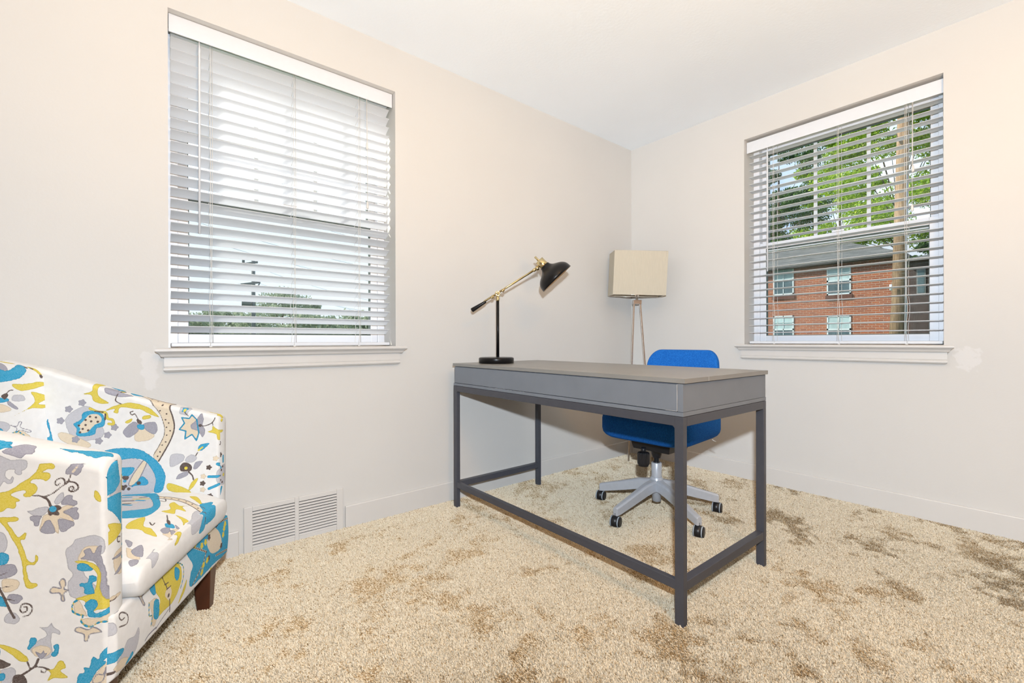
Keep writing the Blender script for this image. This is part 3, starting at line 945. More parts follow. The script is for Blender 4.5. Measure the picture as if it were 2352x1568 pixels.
# ------------------------------------------------------------------ armchair upholstery print
# Motifs of the embroidered print in millimetres on each panel of the upholstery.
# entry: (ink, kind, width, [a0, b0, a1, b1, ...]); kind p/P filled shape, l/L line, o outline, s dashes, d dot
MOTIFS = {
 'side': [
  ('y','p',0,[186,580,180,583,165,586,146,599,130,610,118,622,112,636,106,638,87,637,85,631,88,625,98,626,108,620,99,619,93,614,96,606,103,601,108,605,122,606,129,600,122,597,117,590,118,583,123,575,130,570,139,571,142,576,137,580,138,584,144,585,160,579,161,576,147,565,148,562,154,561,153,555,157,548,168,550,177,544,187,544]),
  ('l','p',0,[184,659,178,658,168,653,160,648,144,649,133,645,133,634,138,627,142,625,143,618,150,618,155,623,154,628,164,629,170,622,169,613,163,609,159,615,156,611,159,602,167,600,173,605,180,595,186,595]),
  ('g','p',0,[175,668,163,676,149,683,133,680,126,675,127,667,124,663,127,658,137,659,139,656,142,651,148,652,163,659,175,664]),
  ('t','p',0,[192,693,178,690,170,690,167,686,170,681,164,678,163,674,173,674,178,672,183,671]),
  ('t','p',0,[94,675,62,674,45,678,20,683,3,662,14,654,23,646,34,652,37,650,47,658,54,659,61,665,67,662,76,666]),
  ('k','l',3,[126,572,116,572,106,569,94,573,85,579,76,587,69,592,65,595,61,604,58,612]),
  ('k','l',3,[69,592,69,599,73,605,81,604,86,598,86,593,82,591,78,595]),
  ('k','l',3.2,[67,594,60,597,51,594,46,587,47,580,54,576,60,577,63,581,60,586,56,587,54,583,57,580]),
  ('k','l',4.5,[107,568,101,564,97,556,95,548]),
  ('l','p',0,[89,555,87,562,81,571,73,577,71,570,73,560,79,553,85,551]),
  ('l','p',0,[136,542,127,542,119,546,108,548,99,547,98,542,102,536,111,529,121,530,130,535]),
  ('g','p',0,[77,551,70,565,63,569,56,567,56,559,49,556,48,549,54,546,65,548]),
  ('g','p',0,[74,534,62,540,51,543,46,541,49,534,45,526,48,517,55,517,63,526]),
  ('g','p',0,[82,520,72,515,55,512,56,502,66,502,69,494,79,494,82,506]),
  ('g','p',0,[131,530,121,530,110,529,114,519,116,509,124,509,125,518,131,523]),
  ('b','p',0,[109,527,100,533,79,541,74,546,63,549,52,546,63,540,73,534,61,526,55,513,67,516,79,522,81,505,82,490,88,495,92,507,99,515,103,505,115,498,112,516]),
  ('g','p',0,[113,495,110,508,99,521,89,503,91,491]),
  ('g','p',0,[78,502,80,520,57,513,59,502,70,496]),
  ('b','p',0,[114,503,111,520,103,522,108,505]),
  ('k','p',0,[98,544,89,549,81,549,76,544,78,540,83,538,80,532,82,528,89,529,92,531,94,528,99,530,100,537]),
  ('Y','d',0,[91,542]),
  ('T','d',6.5,[91,542]),
  ('y','p',0,[16,576,8,567,6,550,14,554,18,565]),
  ('g','p',0,[68,615,66,623,60,628,60,634,34,633,37,627,40,617,48,609,55,612,65,612]),
  ('B','l',4.5,[55,617,50,623,46,629]),
  ('y','p',0,[187,532,155,531,150,526,155,521,169,521,161,505,152,489,140,498,137,494,141,483,148,481,142,460,136,439,126,435,123,449,119,442,124,429,134,429,139,427,138,409,133,393,123,390,121,384,131,379,141,384,145,405,147,435,154,466,166,495,181,522,187,525]),
  ('l','p',0,[186,500,174,496,170,476,175,461,187,460]),
  ('t','p',0,[189,457,171,458,168,448,173,436,189,436]),
  ('g','p',0,[188,430,167,435,157,429,155,416,168,407,188,407]),
  ('b','p',0,[180,404,156,401,152,388,162,379,179,378]),
  ('g','p',0,[173,365,167,372,154,370,146,362,155,352,167,353]),
  ('t','p',0,[191,372,181,368,177,358,173,347,191,353]),
  ('k','l',2.5,[188,412,172,417]),
  ('k','l',2.5,[189,387,164,389]),
  ('k','l',2.5,[175,363,161,358]),
  ('k','l',4.5,[190,395,183,379,177,363,171,344,162,322]),
  ('k','l',3,[147,323,137,325,131,337,136,347,147,349,152,339,148,331,141,334,140,342,145,342]),
  ('l','p',0,[180,318,174,332,161,333,153,317,164,309]),
  ('l','p',0,[69,432,71,453,60,464,53,474,36,478,18,481,3,469,4,440,19,437,37,418,37,395,1,348,38,345,60,351,68,365,68,385,59,400,67,414]),
  ('b','p',0,[50,430,45,445,36,457,14,457,8,449,15,431,37,426]),
  ('g','p',0,[45,432,37,439,39,449,28,453,21,442,14,455,6,456,8,436,2,404,1,372,-4,334,4,333,12,363,13,400,19,421,32,428]),
  ('y','p',0,[58,428,37,427,17,416,9,394,11,368,6,346,-3,332,-3,319,17,320,24,317,35,319,39,340,51,346,56,348,38,353,25,357,18,374,16,395,22,406,37,418]),
  ('t','p',0,[51,420,39,423,28,414,23,406,37,405,49,409]),
  ('t','p',0,[46,380,33,381,29,394,18,392,18,382,25,377,21,356,38,357,40,369,48,375]),
  ('t','p',0,[40,332,32,343,19,341,16,329,24,317,15,313,-2,319,-4,308,17,303,34,308,35,321]),
  ('b','p',0,[60,340,49,344,41,325,35,308,43,311,56,316]),
  ('b','p',0,[44,304,17,302,-3,306,-2,293,13,292,31,287,44,295]),
  ('y','l',3,[51,346,60,338,61,322,50,313,43,311,46,297,31,285,11,293,-2,287]),
  ('t','s',4,[51,346,60,338,61,322,50,313,43,311,46,297,31,285,11,293,-2,287]),
  ('b','p',0,[100,371,94,378,81,374,83,387,76,394,72,383,75,371,67,368,76,362,75,347,80,348,83,364,96,365]),
  ('g','o',2.6,[100,371,94,378,81,374,83,387,76,394,72,383,75,371,67,368,76,362,75,347,80,348,83,364,96,365]),
  ('b','p',0,[58,283,50,287,35,279,24,283,10,271,27,270,33,266,36,255,42,257,42,270,55,277]),
  ('g','o',2.6,[58,283,50,287,35,279,24,283,10,271,27,270,33,266,36,255,42,257,42,270,55,277]),
  ('l','p',0,[121,297,106,295,99,304,95,293,85,284,85,276,98,281,100,265,99,234,114,229,132,242,136,255,125,267,108,277,110,287]),
  ('b','p',0,[134,252,121,258,105,253,101,242,111,233,128,236]),
  ('g','p',0,[128,246,118,240,113,249,112,239,105,243,118,229]),
  ('t','p',0,[143,254,138,263,136,276,125,274,126,264,136,253]),
  ('t','p',0,[100,237,94,244,96,254,88,257,87,248,90,233,97,231]),
  ('k','l',4.5,[123,230,129,216,141,207,154,199]),
  ('k','l',3,[142,227,138,212]),
  ('k','l',3,[130,214,116,211,104,204]),
  ('k','l',2.5,[110,207,111,200,118,201,118,206]),
  ('y','p',0,[193,273,171,263,153,250,141,233,143,227,157,232,171,248,193,269]),
  ('y','p',0,[109,180,102,196,110,205,97,205,88,219,80,218,76,204,85,198,72,183,83,182,98,185]),
  ('g','p',0,[104,201,89,199,91,191,102,196]),
  ('k','p',0,[192,241,176,231,170,225,184,219,193,223]),
  ('k','p',0,[166,201,152,201,144,190,146,177,167,181]),
  ('l','p',0,[193,213,168,219,162,203,177,182,193,185]),
  ('t','p',0,[193,208,181,209,183,196,193,195]),
  ('t','p',0,[57,162,53,185,42,188,44,199,33,197,28,220,17,213,12,226,-3,237,-3,218,8,209,4,203,20,187,38,159]),
  ('b','p',0,[37,159,22,183,4,203,-3,208,-2,152]),
  ('g','o',2.5,[29,165,20,180,9,178,4,193,9,167,20,161]),
 ],
 'front': [
  ('t','p',0,[-24,641,-13,651,17,648,27,626,36,594,38,579,23,566,-1,559,-13,566,-17,588,-22,615]),
  ('l','p',0,[38,579,23,566,1,558,17,553,46,552,46,577]),
  ('t','p',0,[-13,551,7,555,38,554,48,543,55,475,37,489,13,517,-3,532]),
  ('y','p',0,[1,498,51,477,35,463,-7,450,-15,461,-15,479,5,481]),
  ('k','l',3,[40,455,27,459,27,449,37,445]),
  ('g','p',0,[9,419,29,420,55,419,42,412,17,415]),
  ('g','p',0,[16,381,25,388,42,395,61,408,61,392,37,381]),
  ('b','p',0,[17,426,55,425,63,374,21,382]),
  ('b','p',0,[-4,337,33,335,39,328,4,328]),
  ('k','l',3,[0,331,16,328,22,330]),
  ('y','p',0,[-23,539,-19,534,-17,514,-23,526]),
 ],
 'inner': [
  ('b','p',0,[239,719,208,696,179,662,164,625,160,589,173,553,192,517,177,495,145,559,132,602,135,639,147,676,138,690,157,696,186,703,227,726]),
  ('k','l',2.2,[239,719,208,696,179,662,164,625,160,589,173,553,192,517]),
  ('k','l',4.2,[227,724,186,703,160,695,139,690,147,676,136,639,132,602,145,559,177,497]),
  ('k','d',2.6,[208,707]),
  ('k','d',2.6,[186,692]),
  ('k','d',2.6,[167,677]),
  ('k','d',2.6,[173,662]),
  ('k','d',2.6,[154,651]),
  ('k','d',2.6,[157,632]),
  ('k','d',2.6,[148,621]),
  ('k','d',2.6,[154,607]),
  ('k','d',2.6,[144,595]),
  ('k','d',2.6,[154,581]),
  ('k','d',2.6,[157,559]),
  ('k','d',2.6,[167,549]),
  ('k','d',2.6,[173,527]),
  ('k','d',2.6,[180,513]),
  ('y','p',0,[365,763,344,764,347,743,344,715,316,692,341,691,359,701,365,719,386,723,362,733]),
  ('y','p',0,[326,668,304,681,264,691,233,686,202,671,186,655,176,641,202,652,227,668,239,670,283,677,292,659,304,662,301,672]),
  ('g','p',0,[332,743,298,735,292,724,252,708,280,709,298,713,326,725]),
  ('t','p',0,[329,757,307,755,289,745,292,735,316,746]),
  ('t','p',0,[270,734,236,726,245,715,261,719]),
  ('k','l',3.5,[293,717,298,699,283,688]),
  ('k','d',7,[287,729]),
  ('Y','d',4,[287,729]),
  ('l','p',0,[434,643,416,667,383,684,362,676,365,655,332,611,335,583,371,574,407,575,425,601]),
  ('t','p',0,[413,629,392,642,386,663,359,669,332,654,329,621,350,612,356,594,380,588,404,593,404,614]),
  ('B','p',0,[398,621,383,641,371,655,350,658,338,647,338,633,356,623,374,602,395,600,394,614]),
  ('k','d',3.6,[368,650]),
  ('k','d',3.6,[352,647]),
  ('k','d',3.6,[380,640]),
  ('k','d',3.6,[365,635]),
  ('k','d',3.6,[347,633]),
  ('k','d',3.6,[398,623]),
  ('k','d',3.6,[380,624]),
  ('k','d',3.6,[388,612]),
  ('k','d',3.6,[373,607]),
  ('k','d',3.6,[395,601]),
  ('y','l',8,[368,676,347,665,326,661,320,642,307,638,304,624,317,625]),
  ('k','l',5,[326,657,327,639]),
  ('k','l',4,[356,667,332,663]),
  ('g','d',10,[389,695]),
  ('g','d',10,[425,676]),
  ('g','d',10,[447,640]),
  ('g','d',10,[301,613]),
  ('g','d',10,[320,589]),
  ('g','d',10,[344,571]),
  ('g','d',10,[407,579]),
  ('b','p',0,[454,599,431,601,371,567,371,552,404,554,443,577]),
  ('g','p',0,[277,601,249,629,233,617,236,596,258,579,271,583]),
  ('g','p',0,[221,620,189,626,180,604,189,586,211,598]),
  ('b','p',0,[243,596,221,606,189,583,208,566,243,567]),
  ('t','p',0,[238,619,218,617,221,602,236,607]),
  ('k','p',0,[239,636,227,632,225,621,236,623]),
  ('k','l',3,[233,632,244,654,252,651,258,660,249,663]),
  ('y','p',0,[271,630,252,640,255,629,267,624]),
  ('y','p',0,[221,646,202,649,199,640,221,635]),
  ('b','P',0,[66,629,80,645,88,633,110,637,102,618,117,598,98,592,101,566,80,580,67,559,60,583,49,606]),
  ('t','L',4,[66,629,80,645,88,633,110,637,102,618,117,598,98,592,101,566,80,580,67,559,60,583]),
  ('g','p',0,[84,611,69,626,54,646,45,631,49,612,41,590,49,570,63,591,80,598]),
  ('k','d',5,[56,609]),
  ('k','l',3,[56,608,41,607,21,616,12,630]),
  ('k','l',3,[18,608,19,616]),
  ('y','p',0,[49,658,12,655,-13,641,-25,622,-16,616,-8,632,9,636,15,649]),
  ('y','p',0,[35,586,21,592,18,606,1,591,-25,588,-22,581,-5,578,-8,556,4,558,10,579]),
  ('k','l',3,[-8,553,-13,546,-7,537,0,540,-5,546]),
  ('l','d',16,[102,661]),
  ('t','d',8,[102,661]),
  ('Y','d',4,[102,658]),
  ('k','l',3,[102,654,91,642]),
  ('t','p',0,[63,534,52,546,29,548,41,533,55,524]),
  ('Y','l',5,[61,526,49,536]),
  ('k','l',3,[69,509,63,520]),
  ('l','p',0,[143,513,116,518,102,508,110,490,143,476]),
  ('l','p',0,[99,501,83,513,66,503,77,488,97,489]),
  ('g','p',0,[77,466,69,487,49,488,66,465]),
  ('g','p',0,[127,434,116,452,91,457,97,442]),
  ('k','p',0,[116,474,108,486,94,487,81,475,83,460,99,458,113,460]),
  ('Y','d',5,[98,469]),
  ('k','l',4.5,[91,457,80,444,76,429]),
  ('y','p',0,[89,394,86,413,75,428,62,433,72,412]),
  ('y','p',0,[149,423,105,405,83,387,100,384,149,399]),
  ('k','d',8,[-11,505]),
  ('k','d',8,[30,467]),
  ('k','d',8,[49,415]),
  ('k','d',8,[27,371]),
  ('l','d',34,[-24,434]),
  ('t','l',9,[5,477,-13,461]),
  ('t','l',9,[31,436,4,435]),
  ('t','l',9,[30,396,3,407]),
  ('t','l',9,[-7,371,-17,394]),
  ('t','l',9,[-27,497,-27,478]),
  ('b','d',8,[10,496]),
  ('b','d',8,[47,438]),
  ('b','d',8,[49,394]),
  ('k','d',4,[-24,462]),
  ('k','d',4,[-16,452]),
  ('k','d',4,[-9,435]),
  ('k','d',4,[-11,419]),
  ('k','d',4,[-20,410]),
  ('y','d',6,[-29,433]),
  ('t','p',0,[332,536,305,544,271,545,233,538,208,522,180,495,164,468,158,442,167,399,190,397,186,437,196,470,218,501,249,510,277,508,296,502,317,517]),
  ('l','p',0,[299,506,249,510,208,489,186,448,186,397,299,405]),
  ('t','p',0,[289,480,252,481,246,474,262,453,280,454]),
  ('k','p',0,[280,454,262,453,265,442,277,443]),
  ('t','d',5,[273,438]),
  ('b','p',0,[262,424,249,459,211,515,205,515,215,482,240,430]),
  ('g','o',3,[262,424,249,459,211,515,205,515,215,482,240,430]),
  ('t','p',0,[256,417,237,437,224,450,208,435,212,421,243,421]),
  ('k','d',6,[234,429]),
  ('k','d',5,[280,420]),
  ('k','d',5,[271,421]),
  ('k','d',5,[262,412]),
  ('k','d',5,[277,413]),
  ('t','p',0,[480,645,469,589,465,559,489,569,486,586,475,596,483,631]),
 ],
 'back': [
  ('g','p',0,[404,828,425,830,465,821,464,796,442,778,404,794]),
  ('t','p',0,[404,781,432,804,468,799,531,818,531,801,507,783,457,774,404,778]),
  ('y','p',0,[543,807,600,804,591,783,560,778,552,793]),
  ('y','p',0,[468,834,519,825,515,819,480,824]),
  ('k','d',5,[535,804]),
  ('k','d',5,[552,800]),
  ('k','d',5,[573,793]),
  ('k','d',5,[595,788]),
  ('k','d',5,[560,775]),
  ('k','d',5,[582,759]),
  ('k','d',5,[609,778]),
  ('k','d',5,[618,788]),
  ('k','d',5,[599,765]),
  ('t','d',7,[573,767]),
  ('b','p',0,[622,799,695,783,675,743,581,707,581,721,636,754]),
  ('g','o',2.5,[656,789,675,773,656,749,618,734,590,716,590,727,627,748]),
  ('t','l',9,[695,783,700,752,660,726,586,699]),
  ('t','d',9,[737,757]),
  ('t','d',9,[721,733]),
  ('t','d',9,[695,722]),
  ('t','d',9,[650,701]),
  ('t','d',9,[599,687]),
  ('y','p',0,[476,765,515,762,556,765,569,753,514,742,491,748]),
  ('y','p',0,[531,737,573,718,568,708,547,697,581,689,560,682,526,686,475,671,518,688,539,708]),
  ('k','p',0,[442,734,457,741,464,734,453,723]),
  ('k','l',3,[457,738,468,747,479,747]),
  ('t','p',0,[404,735,461,725,457,716,404,720]),
  ('g','p',0,[464,718,491,692,479,692,460,709]),
  ('b','p',0,[404,717,453,707,468,688,404,692]),
  ('l','p',0,[479,732,506,729,510,712,475,717]),
  ('l','p',0,[404,766,435,757,435,738,404,738]),
  ('l','p',0,[404,667,446,660,464,644,446,628,404,630]),
  ('t','p',0,[404,649,435,643,446,625,431,623,404,630]),
  ('b','p',0,[464,624,498,624,526,588,446,618]),
  ('y','l',3,[453,619,483,624,498,614,526,588]),
  ('t','s',4,[453,619,483,624,498,614,526,588]),
  ('g','o',2.5,[464,647,483,640,491,652,498,649,494,635,522,620,518,615,494,627,479,623,483,635]),
 ],
 'cush': [
  ('t','p',0,[563,291,540,180,448,118,382,89,314,91,308,151,357,179,383,112,451,140,504,187,526,271]),
  ('l','p',0,[526,271,504,187,451,140,383,112,357,179]),
  ('t','l',8,[501,252,500,221]),
  ('k','l',7,[462,227,460,194]),
  ('b','l',8,[445,215,437,173]),
  ('y','l',7,[476,203,473,160]),
  ('t','l',8,[425,210,414,176]),
  ('k','l',7,[431,205,430,187]),
  ('b','l',8,[499,218,493,185]),
  ('t','l',8,[463,187,454,162]),
  ('k','l',6,[489,192,491,175]),
  ('b','l',16,[488,145,474,102,456,60,430,17,414,-10]),
  ('k','l',3,[497,150,484,107,467,65,442,18,435,-12,383,-66]),
  ('k','l',3,[473,138,461,96,443,55,419,15,406,-10]),
  ('k','d',3,[478,120]),
  ('k','d',3,[471,97]),
  ('k','d',3,[461,73]),
  ('k','d',3,[448,47]),
  ('k','d',3,[438,26]),
  ('k','d',3,[423,4]),
  ('k','l',3,[447,116,441,100,463,110,469,123]),
  ('y','p',0,[416,78,437,75,412,48,425,24,406,38,379,17,383,44,349,35,357,70,379,58]),
  ('y','p',0,[343,29,340,9,331,-13,311,-9,254,-45,228,-56,218,-52,296,-13,325,6]),
  ('y','p',0,[277,106,311,89,254,63,244,41,211,11,214,37,231,60,236,93]),
  ('g','p',0,[247,20,266,15,266,6,241,0,233,8]),
  ('g','p',0,[256,1,263,-7,242,-14,234,-13]),
  ('g','p',0,[291,6,282,-10,274,-5]),
  ('b','p',0,[233,8,279,-11,215,-41,225,-7]),
  ('t','p',0,[284,26,289,8,273,0,266,15]),
  ('k','p',0,[305,33,302,23,283,14,286,22]),
  ('k','l',3,[306,31,335,46]),
  ('t','p',0,[447,10,482,0,496,-11,466,-56,447,-72,379,-65,423,-10]),
  ('l','p',0,[344,-13,396,2,409,-12,355,-66,303,-62]),
  ('k','l',3,[279,61,262,47,278,48]),
  ('y','p',0,[495,58,502,40,467,12,455,13]),
  ('g','p',0,[172,61,163,40,138,35]),
  ('g','p',0,[129,25,159,20,138,4,116,-4,112,11]),
  ('g','p',0,[90,9,103,-4,84,-8,75,-1]),
  ('b','p',0,[136,39,134,28,126,11,105,-5,98,14,115,28]),
  ('y','p',0,[41,-7,-2,-45,20,-64,2,-68,-6,-45]),
  ('l','p',0,[138,-14,164,-12,144,-47,133,-56,106,-61]),
  ('t','p',0,[432,-13,422,-27,379,-79,348,-73]),
  ('y','d',7,[383,-55]),
 ],
 'rail': [
  ('l','p',0,[135,320,156,339,190,330,231,316,189,305,162,306]),
  ('b','p',0,[81,311,100,303,115,287,105,283,114,260,107,263,95,289]),
  ('g','o',3,[81,311,100,303,115,287,105,283,114,260,107,263,95,289]),
  ('y','p',0,[146,312,213,309,243,304,282,272,288,242,275,216,243,194,200,196,167,197,156,210,178,230,156,273]),
  ('g','p',0,[178,304,219,290,243,259,237,220,212,208,189,230,184,267]),
  ('B','p',0,[201,233,212,246,227,241,233,222,221,209]),
  ('t','p',0,[140,308,156,297,161,261,145,267,135,296]),
  ('t','p',0,[256,279,278,261,268,239,252,251]),
  ('t','p',0,[151,246,172,237,172,194,150,207]),
  ('k','l',3,[192,288,201,268,212,246]),
  ('k','l',3,[201,261,221,257]),
  ('k','l',3,[231,243,209,244]),
  ('k','l',4,[224,211,230,175]),
  ('k','d',5,[218,224]),
  ('y','l',3.5,[249,298,295,266,295,232,281,209]),
  ('t','s',4,[249,298,295,266,295,232,281,209]),
  ('y','l',3.5,[130,255,129,225,142,215,140,192]),
  ('t','s',4,[130,255,129,225,142,215,140,192]),
  ('b','p',0,[132,253,167,243,161,185,142,194,142,215]),
  ('g','l',3,[224,185,189,178,166,170]),
  ('g','l',4,[166,173,134,175,119,170]),
  ('y','p',0,[315,217,308,188,274,169,288,189]),
  ('k','l',3.2,[18,265,44,257,49,273,31,290,21,287,27,275,38,274]),
  ('g','p',0,[-2,316,27,310,31,297,10,299]),
  ('k','l',6,[-16,329,-9,295,-12,276]),
  ('l','p',0,[-18,292,6,283,10,259,-14,261]),
  ('l','p',0,[44,219,71,212,85,223,90,201,80,173,48,172,10,191,27,201]),
  ('b','p',0,[6,186,27,190,53,175,35,165,10,172]),
  ('t','p',0,[-8,203,2,220,31,211,27,201,2,196]),
  ('t','p',0,[44,164,66,179,70,168]),
  ('k','l',6,[-22,180,6,175]),
  ('t','p',0,[319,313,447,302,617,283,617,161,517,170,351,177,337,218,351,239,326,279]),
  ('Y','d',9,[406,308]),
  ('Y','d',9,[390,304]),
  ('Y','d',9,[438,268]),
  ('Y','d',9,[374,289]),
  ('Y','d',9,[464,291]),
  ('Y','d',9,[413,268]),
  ('Y','d',9,[576,254]),
  ('Y','d',9,[586,266]),
  ('Y','d',9,[566,237]),
  ('Y','d',9,[421,205]),
  ('Y','d',9,[446,208]),
  ('Y','d',9,[481,160]),
  ('Y','d',9,[413,187]),
  ('W','p',0,[486,298,537,258,551,203,481,213,447,253,459,278]),
  ('k','d',9,[523,289]),
  ('k','d',9,[464,272]),
  ('k','d',9,[551,207]),
  ('k','d',9,[456,209]),
  ('B','l',6,[323,311,438,238]),
  ('k','s',5,[323,311,438,238]),
  ('B','l',6,[438,238,413,209,359,180]),
  ('k','s',5,[438,238,413,209,359,180]),
  ('B','l',6,[518,293,607,277]),
  ('k','s',5,[518,293,607,277]),
  ('B','l',6,[513,192,606,170]),
  ('k','s',5,[513,192,606,170]),
 ],
}

INKS = 'lbgytBkYT'

def _smooth(pts, closed, sub=5):
    n = len(pts)
    if n < 3: return pts
    out = []
    rng = range(n) if closed else range(n - 1)
    for i in rng:
        p0 = pts[(i - 1) % n] if closed or i > 0 else pts[0]
        p1 = pts[i]; p2 = pts[(i + 1) % n]
        p3 = pts[(i + 2) % n] if closed or i + 2 < n else pts[-1]
        for k in range(sub):
            t = k / sub
            out.append(0.5 * ((2 * p1) + (-p0 + p2) * t + (2 * p0 - 5 * p1 + 4 * p2 - p3) * t * t + (-p0 + 3 * p1 - 3 * p2 + p3) * t ** 3))
    if not closed: out.append(pts[-1])
    return out

def _segdist(q, a, b):
    d = np.full(len(q), 1e9); 
    for i in range(len(a)):
        ab = b[i] - a[i]; L2 = ab @ ab + 1e-12
        t = np.clip(((q - a[i]) @ ab) / L2, 0, 1)
        d = np.minimum(d, ((q - a[i] - t[:, None] * ab) ** 2).sum(1))
    return np.sqrt(d)

def _inside(q, a, b):
    c = np.zeros(len(q), bool)
    for i in range(len(a)):
        x1, y1 = a[i]; x2, y2 = b[i]
        if y1 == y2: continue
        m = ((y1 > q[:, 1]) != (y2 > q[:, 1])) & (q[:, 0] < (x2 - x1) * (q[:, 1] - y1) / (y2 - y1) + x1)
        c ^= m
    return c

def ink_fields(q, motifs):
    """Distance (mm) of each fabric point to each ink; q in mm."""
    F = np.full((len(q), 9), 20.0)
    wob = (value_noise(q[:, 0], q[:, 1], .16, 5) - .5) * 1.3 + (value_noise(q[:, 0], q[:, 1], .42, 8) - .5) * .9
    wob_t = wob + (np.abs(value_noise(q[:, 0], q[:, 1], .24, 15) - .5) - .2) * 3.2
    for ink, kind, w, c in motifs:
        ink = 'B' if ink == 'W' else ink
        ch = INKS.index(ink)
        p = [np.array(c[i:i + 2], float) for i in range(0, len(c), 2)]
        A = np.array(p); lo = A.min(0) - 16 - w; hi = A.max(0) + 16 + w
        sel = np.where(((q > lo) & (q < hi)).all(1))[0]
        if not len(sel): continue
        s = q[sel]
        if kind == 'd':
            d = np.sqrt(((s - A[0]) ** 2).sum(1)) - w
            if w > 7: d = d + 1.6 * np.cos(5 * np.arctan2(s[:, 1] - A[0][1], s[:, 0] - A[0][0]))
        else:
            closed = kind in 'pPLo'
            cur = p if kind in 'PL' else _smooth(p, closed)
            cur = np.array(cur)
            a = cur if closed else cur[:-1]
            b = np.roll(cur, -1, 0) if closed else cur[1:]
            d = _segdist(s, a, b)
            if kind in 'pP':
                d = np.where(_inside(s, a, b), -d, d)
            elif kind == 's':
                L = np.sqrt(((b - a) ** 2).sum(1)); cum = np.concatenate([[0], np.cumsum(L)])
                best = np.full(len(s), 1e9)
                for x in np.arange(3, cum[-1], 12.0):
                    for y in np.arange(x, x + 5, 1.5):
                        i = min(np.searchsorted(cum, y, 'right') - 1, len(a) - 1)
                        pt = a[i] + (b[i] - a[i]) * (y - cum[i]) / max(L[i], 1e-6)
                        best = np.minimum(best, np.sqrt(((s - pt) ** 2).sum(1)))
                d = best - w / 2
            else:
                d = d - w / 2
        d = d + (wob_t if (ink == 't' and kind == 'p') else wob * (.35 if kind in 'lLod' or ink in 'kYT' else 1))[sel]
        F[sel, ch] = np.minimum(F[sel, ch], d)
    return F.astype(np.float32)

def fabric_material():
    k = NT('floral_print_linen')
    k.set(Roughness=0.85)
    k.b.inputs['Specular IOR Level'].default_value = 0.15
    cols = [(0.57, 0.58, 0.63, 1), (0.80, 0.69, 0.52, 1), (0.36, 0.36, 0.43, 1), (0.76, 0.62, 0.062, 1), (0.010, 0.36, 0.62, 1),
            (0.80, 0.70, 0.54, 1), (0.085, 0.055, 0.045, 1), (0.80, 0.66, 0.05, 1), (0.012, 0.36, 0.62, 1)]
    tc = k.n('ShaderNodeTexCoord')
    scr = k.n('ShaderNodeTexNoise'); scr.inputs['Scale'].default_value = 210; scr.inputs['Detail'].default_value = 4; scr.inputs['Distortion'].default_value = 2.5
    k.l(tc.outputs['Object'], scr.inputs['Vector'])
    ink_tex = k.ramp(scr.outputs['Fac'], .32, .68)
    edge = k.n('ShaderNodeMath', operation='MULTIPLY_ADD'); edge.inputs[1].default_value = 1.6; edge.inputs[2].default_value = -.8
    k.l(scr.outputs['Fac'], edge.inputs[0])
    cur = k.mix(k.ramp(k.noise(60, 3), .3, .7), (0.80, 0.805, 0.80, 1), (0.845, 0.85, 0.845, 1))
    i = 0
    for an in ('ink_a', 'ink_b', 'ink_c'):
        at_ = k.n('ShaderNodeAttribute', attribute_name=an)
        sp = k.n('ShaderNodeSeparateXYZ'); k.l(at_.outputs['Vector'], sp.inputs[0])
        for ch in range(3):
            ad = k.n('ShaderNodeMath', operation='ADD'); k.l(sp.outputs[ch], ad.inputs[0]); k.l(edge.outputs[0], ad.inputs[1])
            f = k.ramp(ad.outputs[0], -.45, .45, 1.0, 0.0)
            c = cols[i]
            lightc = tuple(min(1, v * 1.0 + (.83 - v) * .13) for v in c[:3]) + (1,)
            darkc = tuple(v * .88 for v in c[:3]) + (1,)
            tone = k.mix(ink_tex, darkc, lightc)
            if i in (0, 1, 2, 3, 4):          # hand-drawn outline round each motif
                rim = k.ramp(ad.outputs[0], -1.7, -.7, 0.0, .75)
                tone = k.mix(rim, tone, tuple(v * .60 for v in c[:3]) + (1,))
            cur = k.mix(f, cur, tone); i += 1
    k.l(cur, k.b.inputs['Base Color'])
    k.bump(k.noise(900, 2), .18, .0008)
    return k.m
M_FABRIC = fabric_material()
M_WALNUT = simple('dark_walnut', (0.085, 0.026, 0.012, 1), rough=0.3, vary=0.35, vscale=9)

# ------------------------------------------------------------------ armchair
AZ = math.radians(63.2)
AU = np.array([math.cos(AZ), math.sin(AZ), 0.0]); AV = np.array([math.sin(AZ), -math.cos(AZ), 0.0]); AN = np.array([-3.063, -.879, 0.0])
AW = .620                    # width over the arms
ARM = .055                   # arm thickness
def ztop(s): return np.interp(s, [0, .08, .16, .22, .32, .40, .5, .62], [.637, .660, .682, .700, .735, .765, .805, .835])
chair_root = empty('armchair', tuple(AN + AU * AW / 2 - AV * .3), 'small armchair in white linen with teal, yellow and grey floral print', 'armchair')

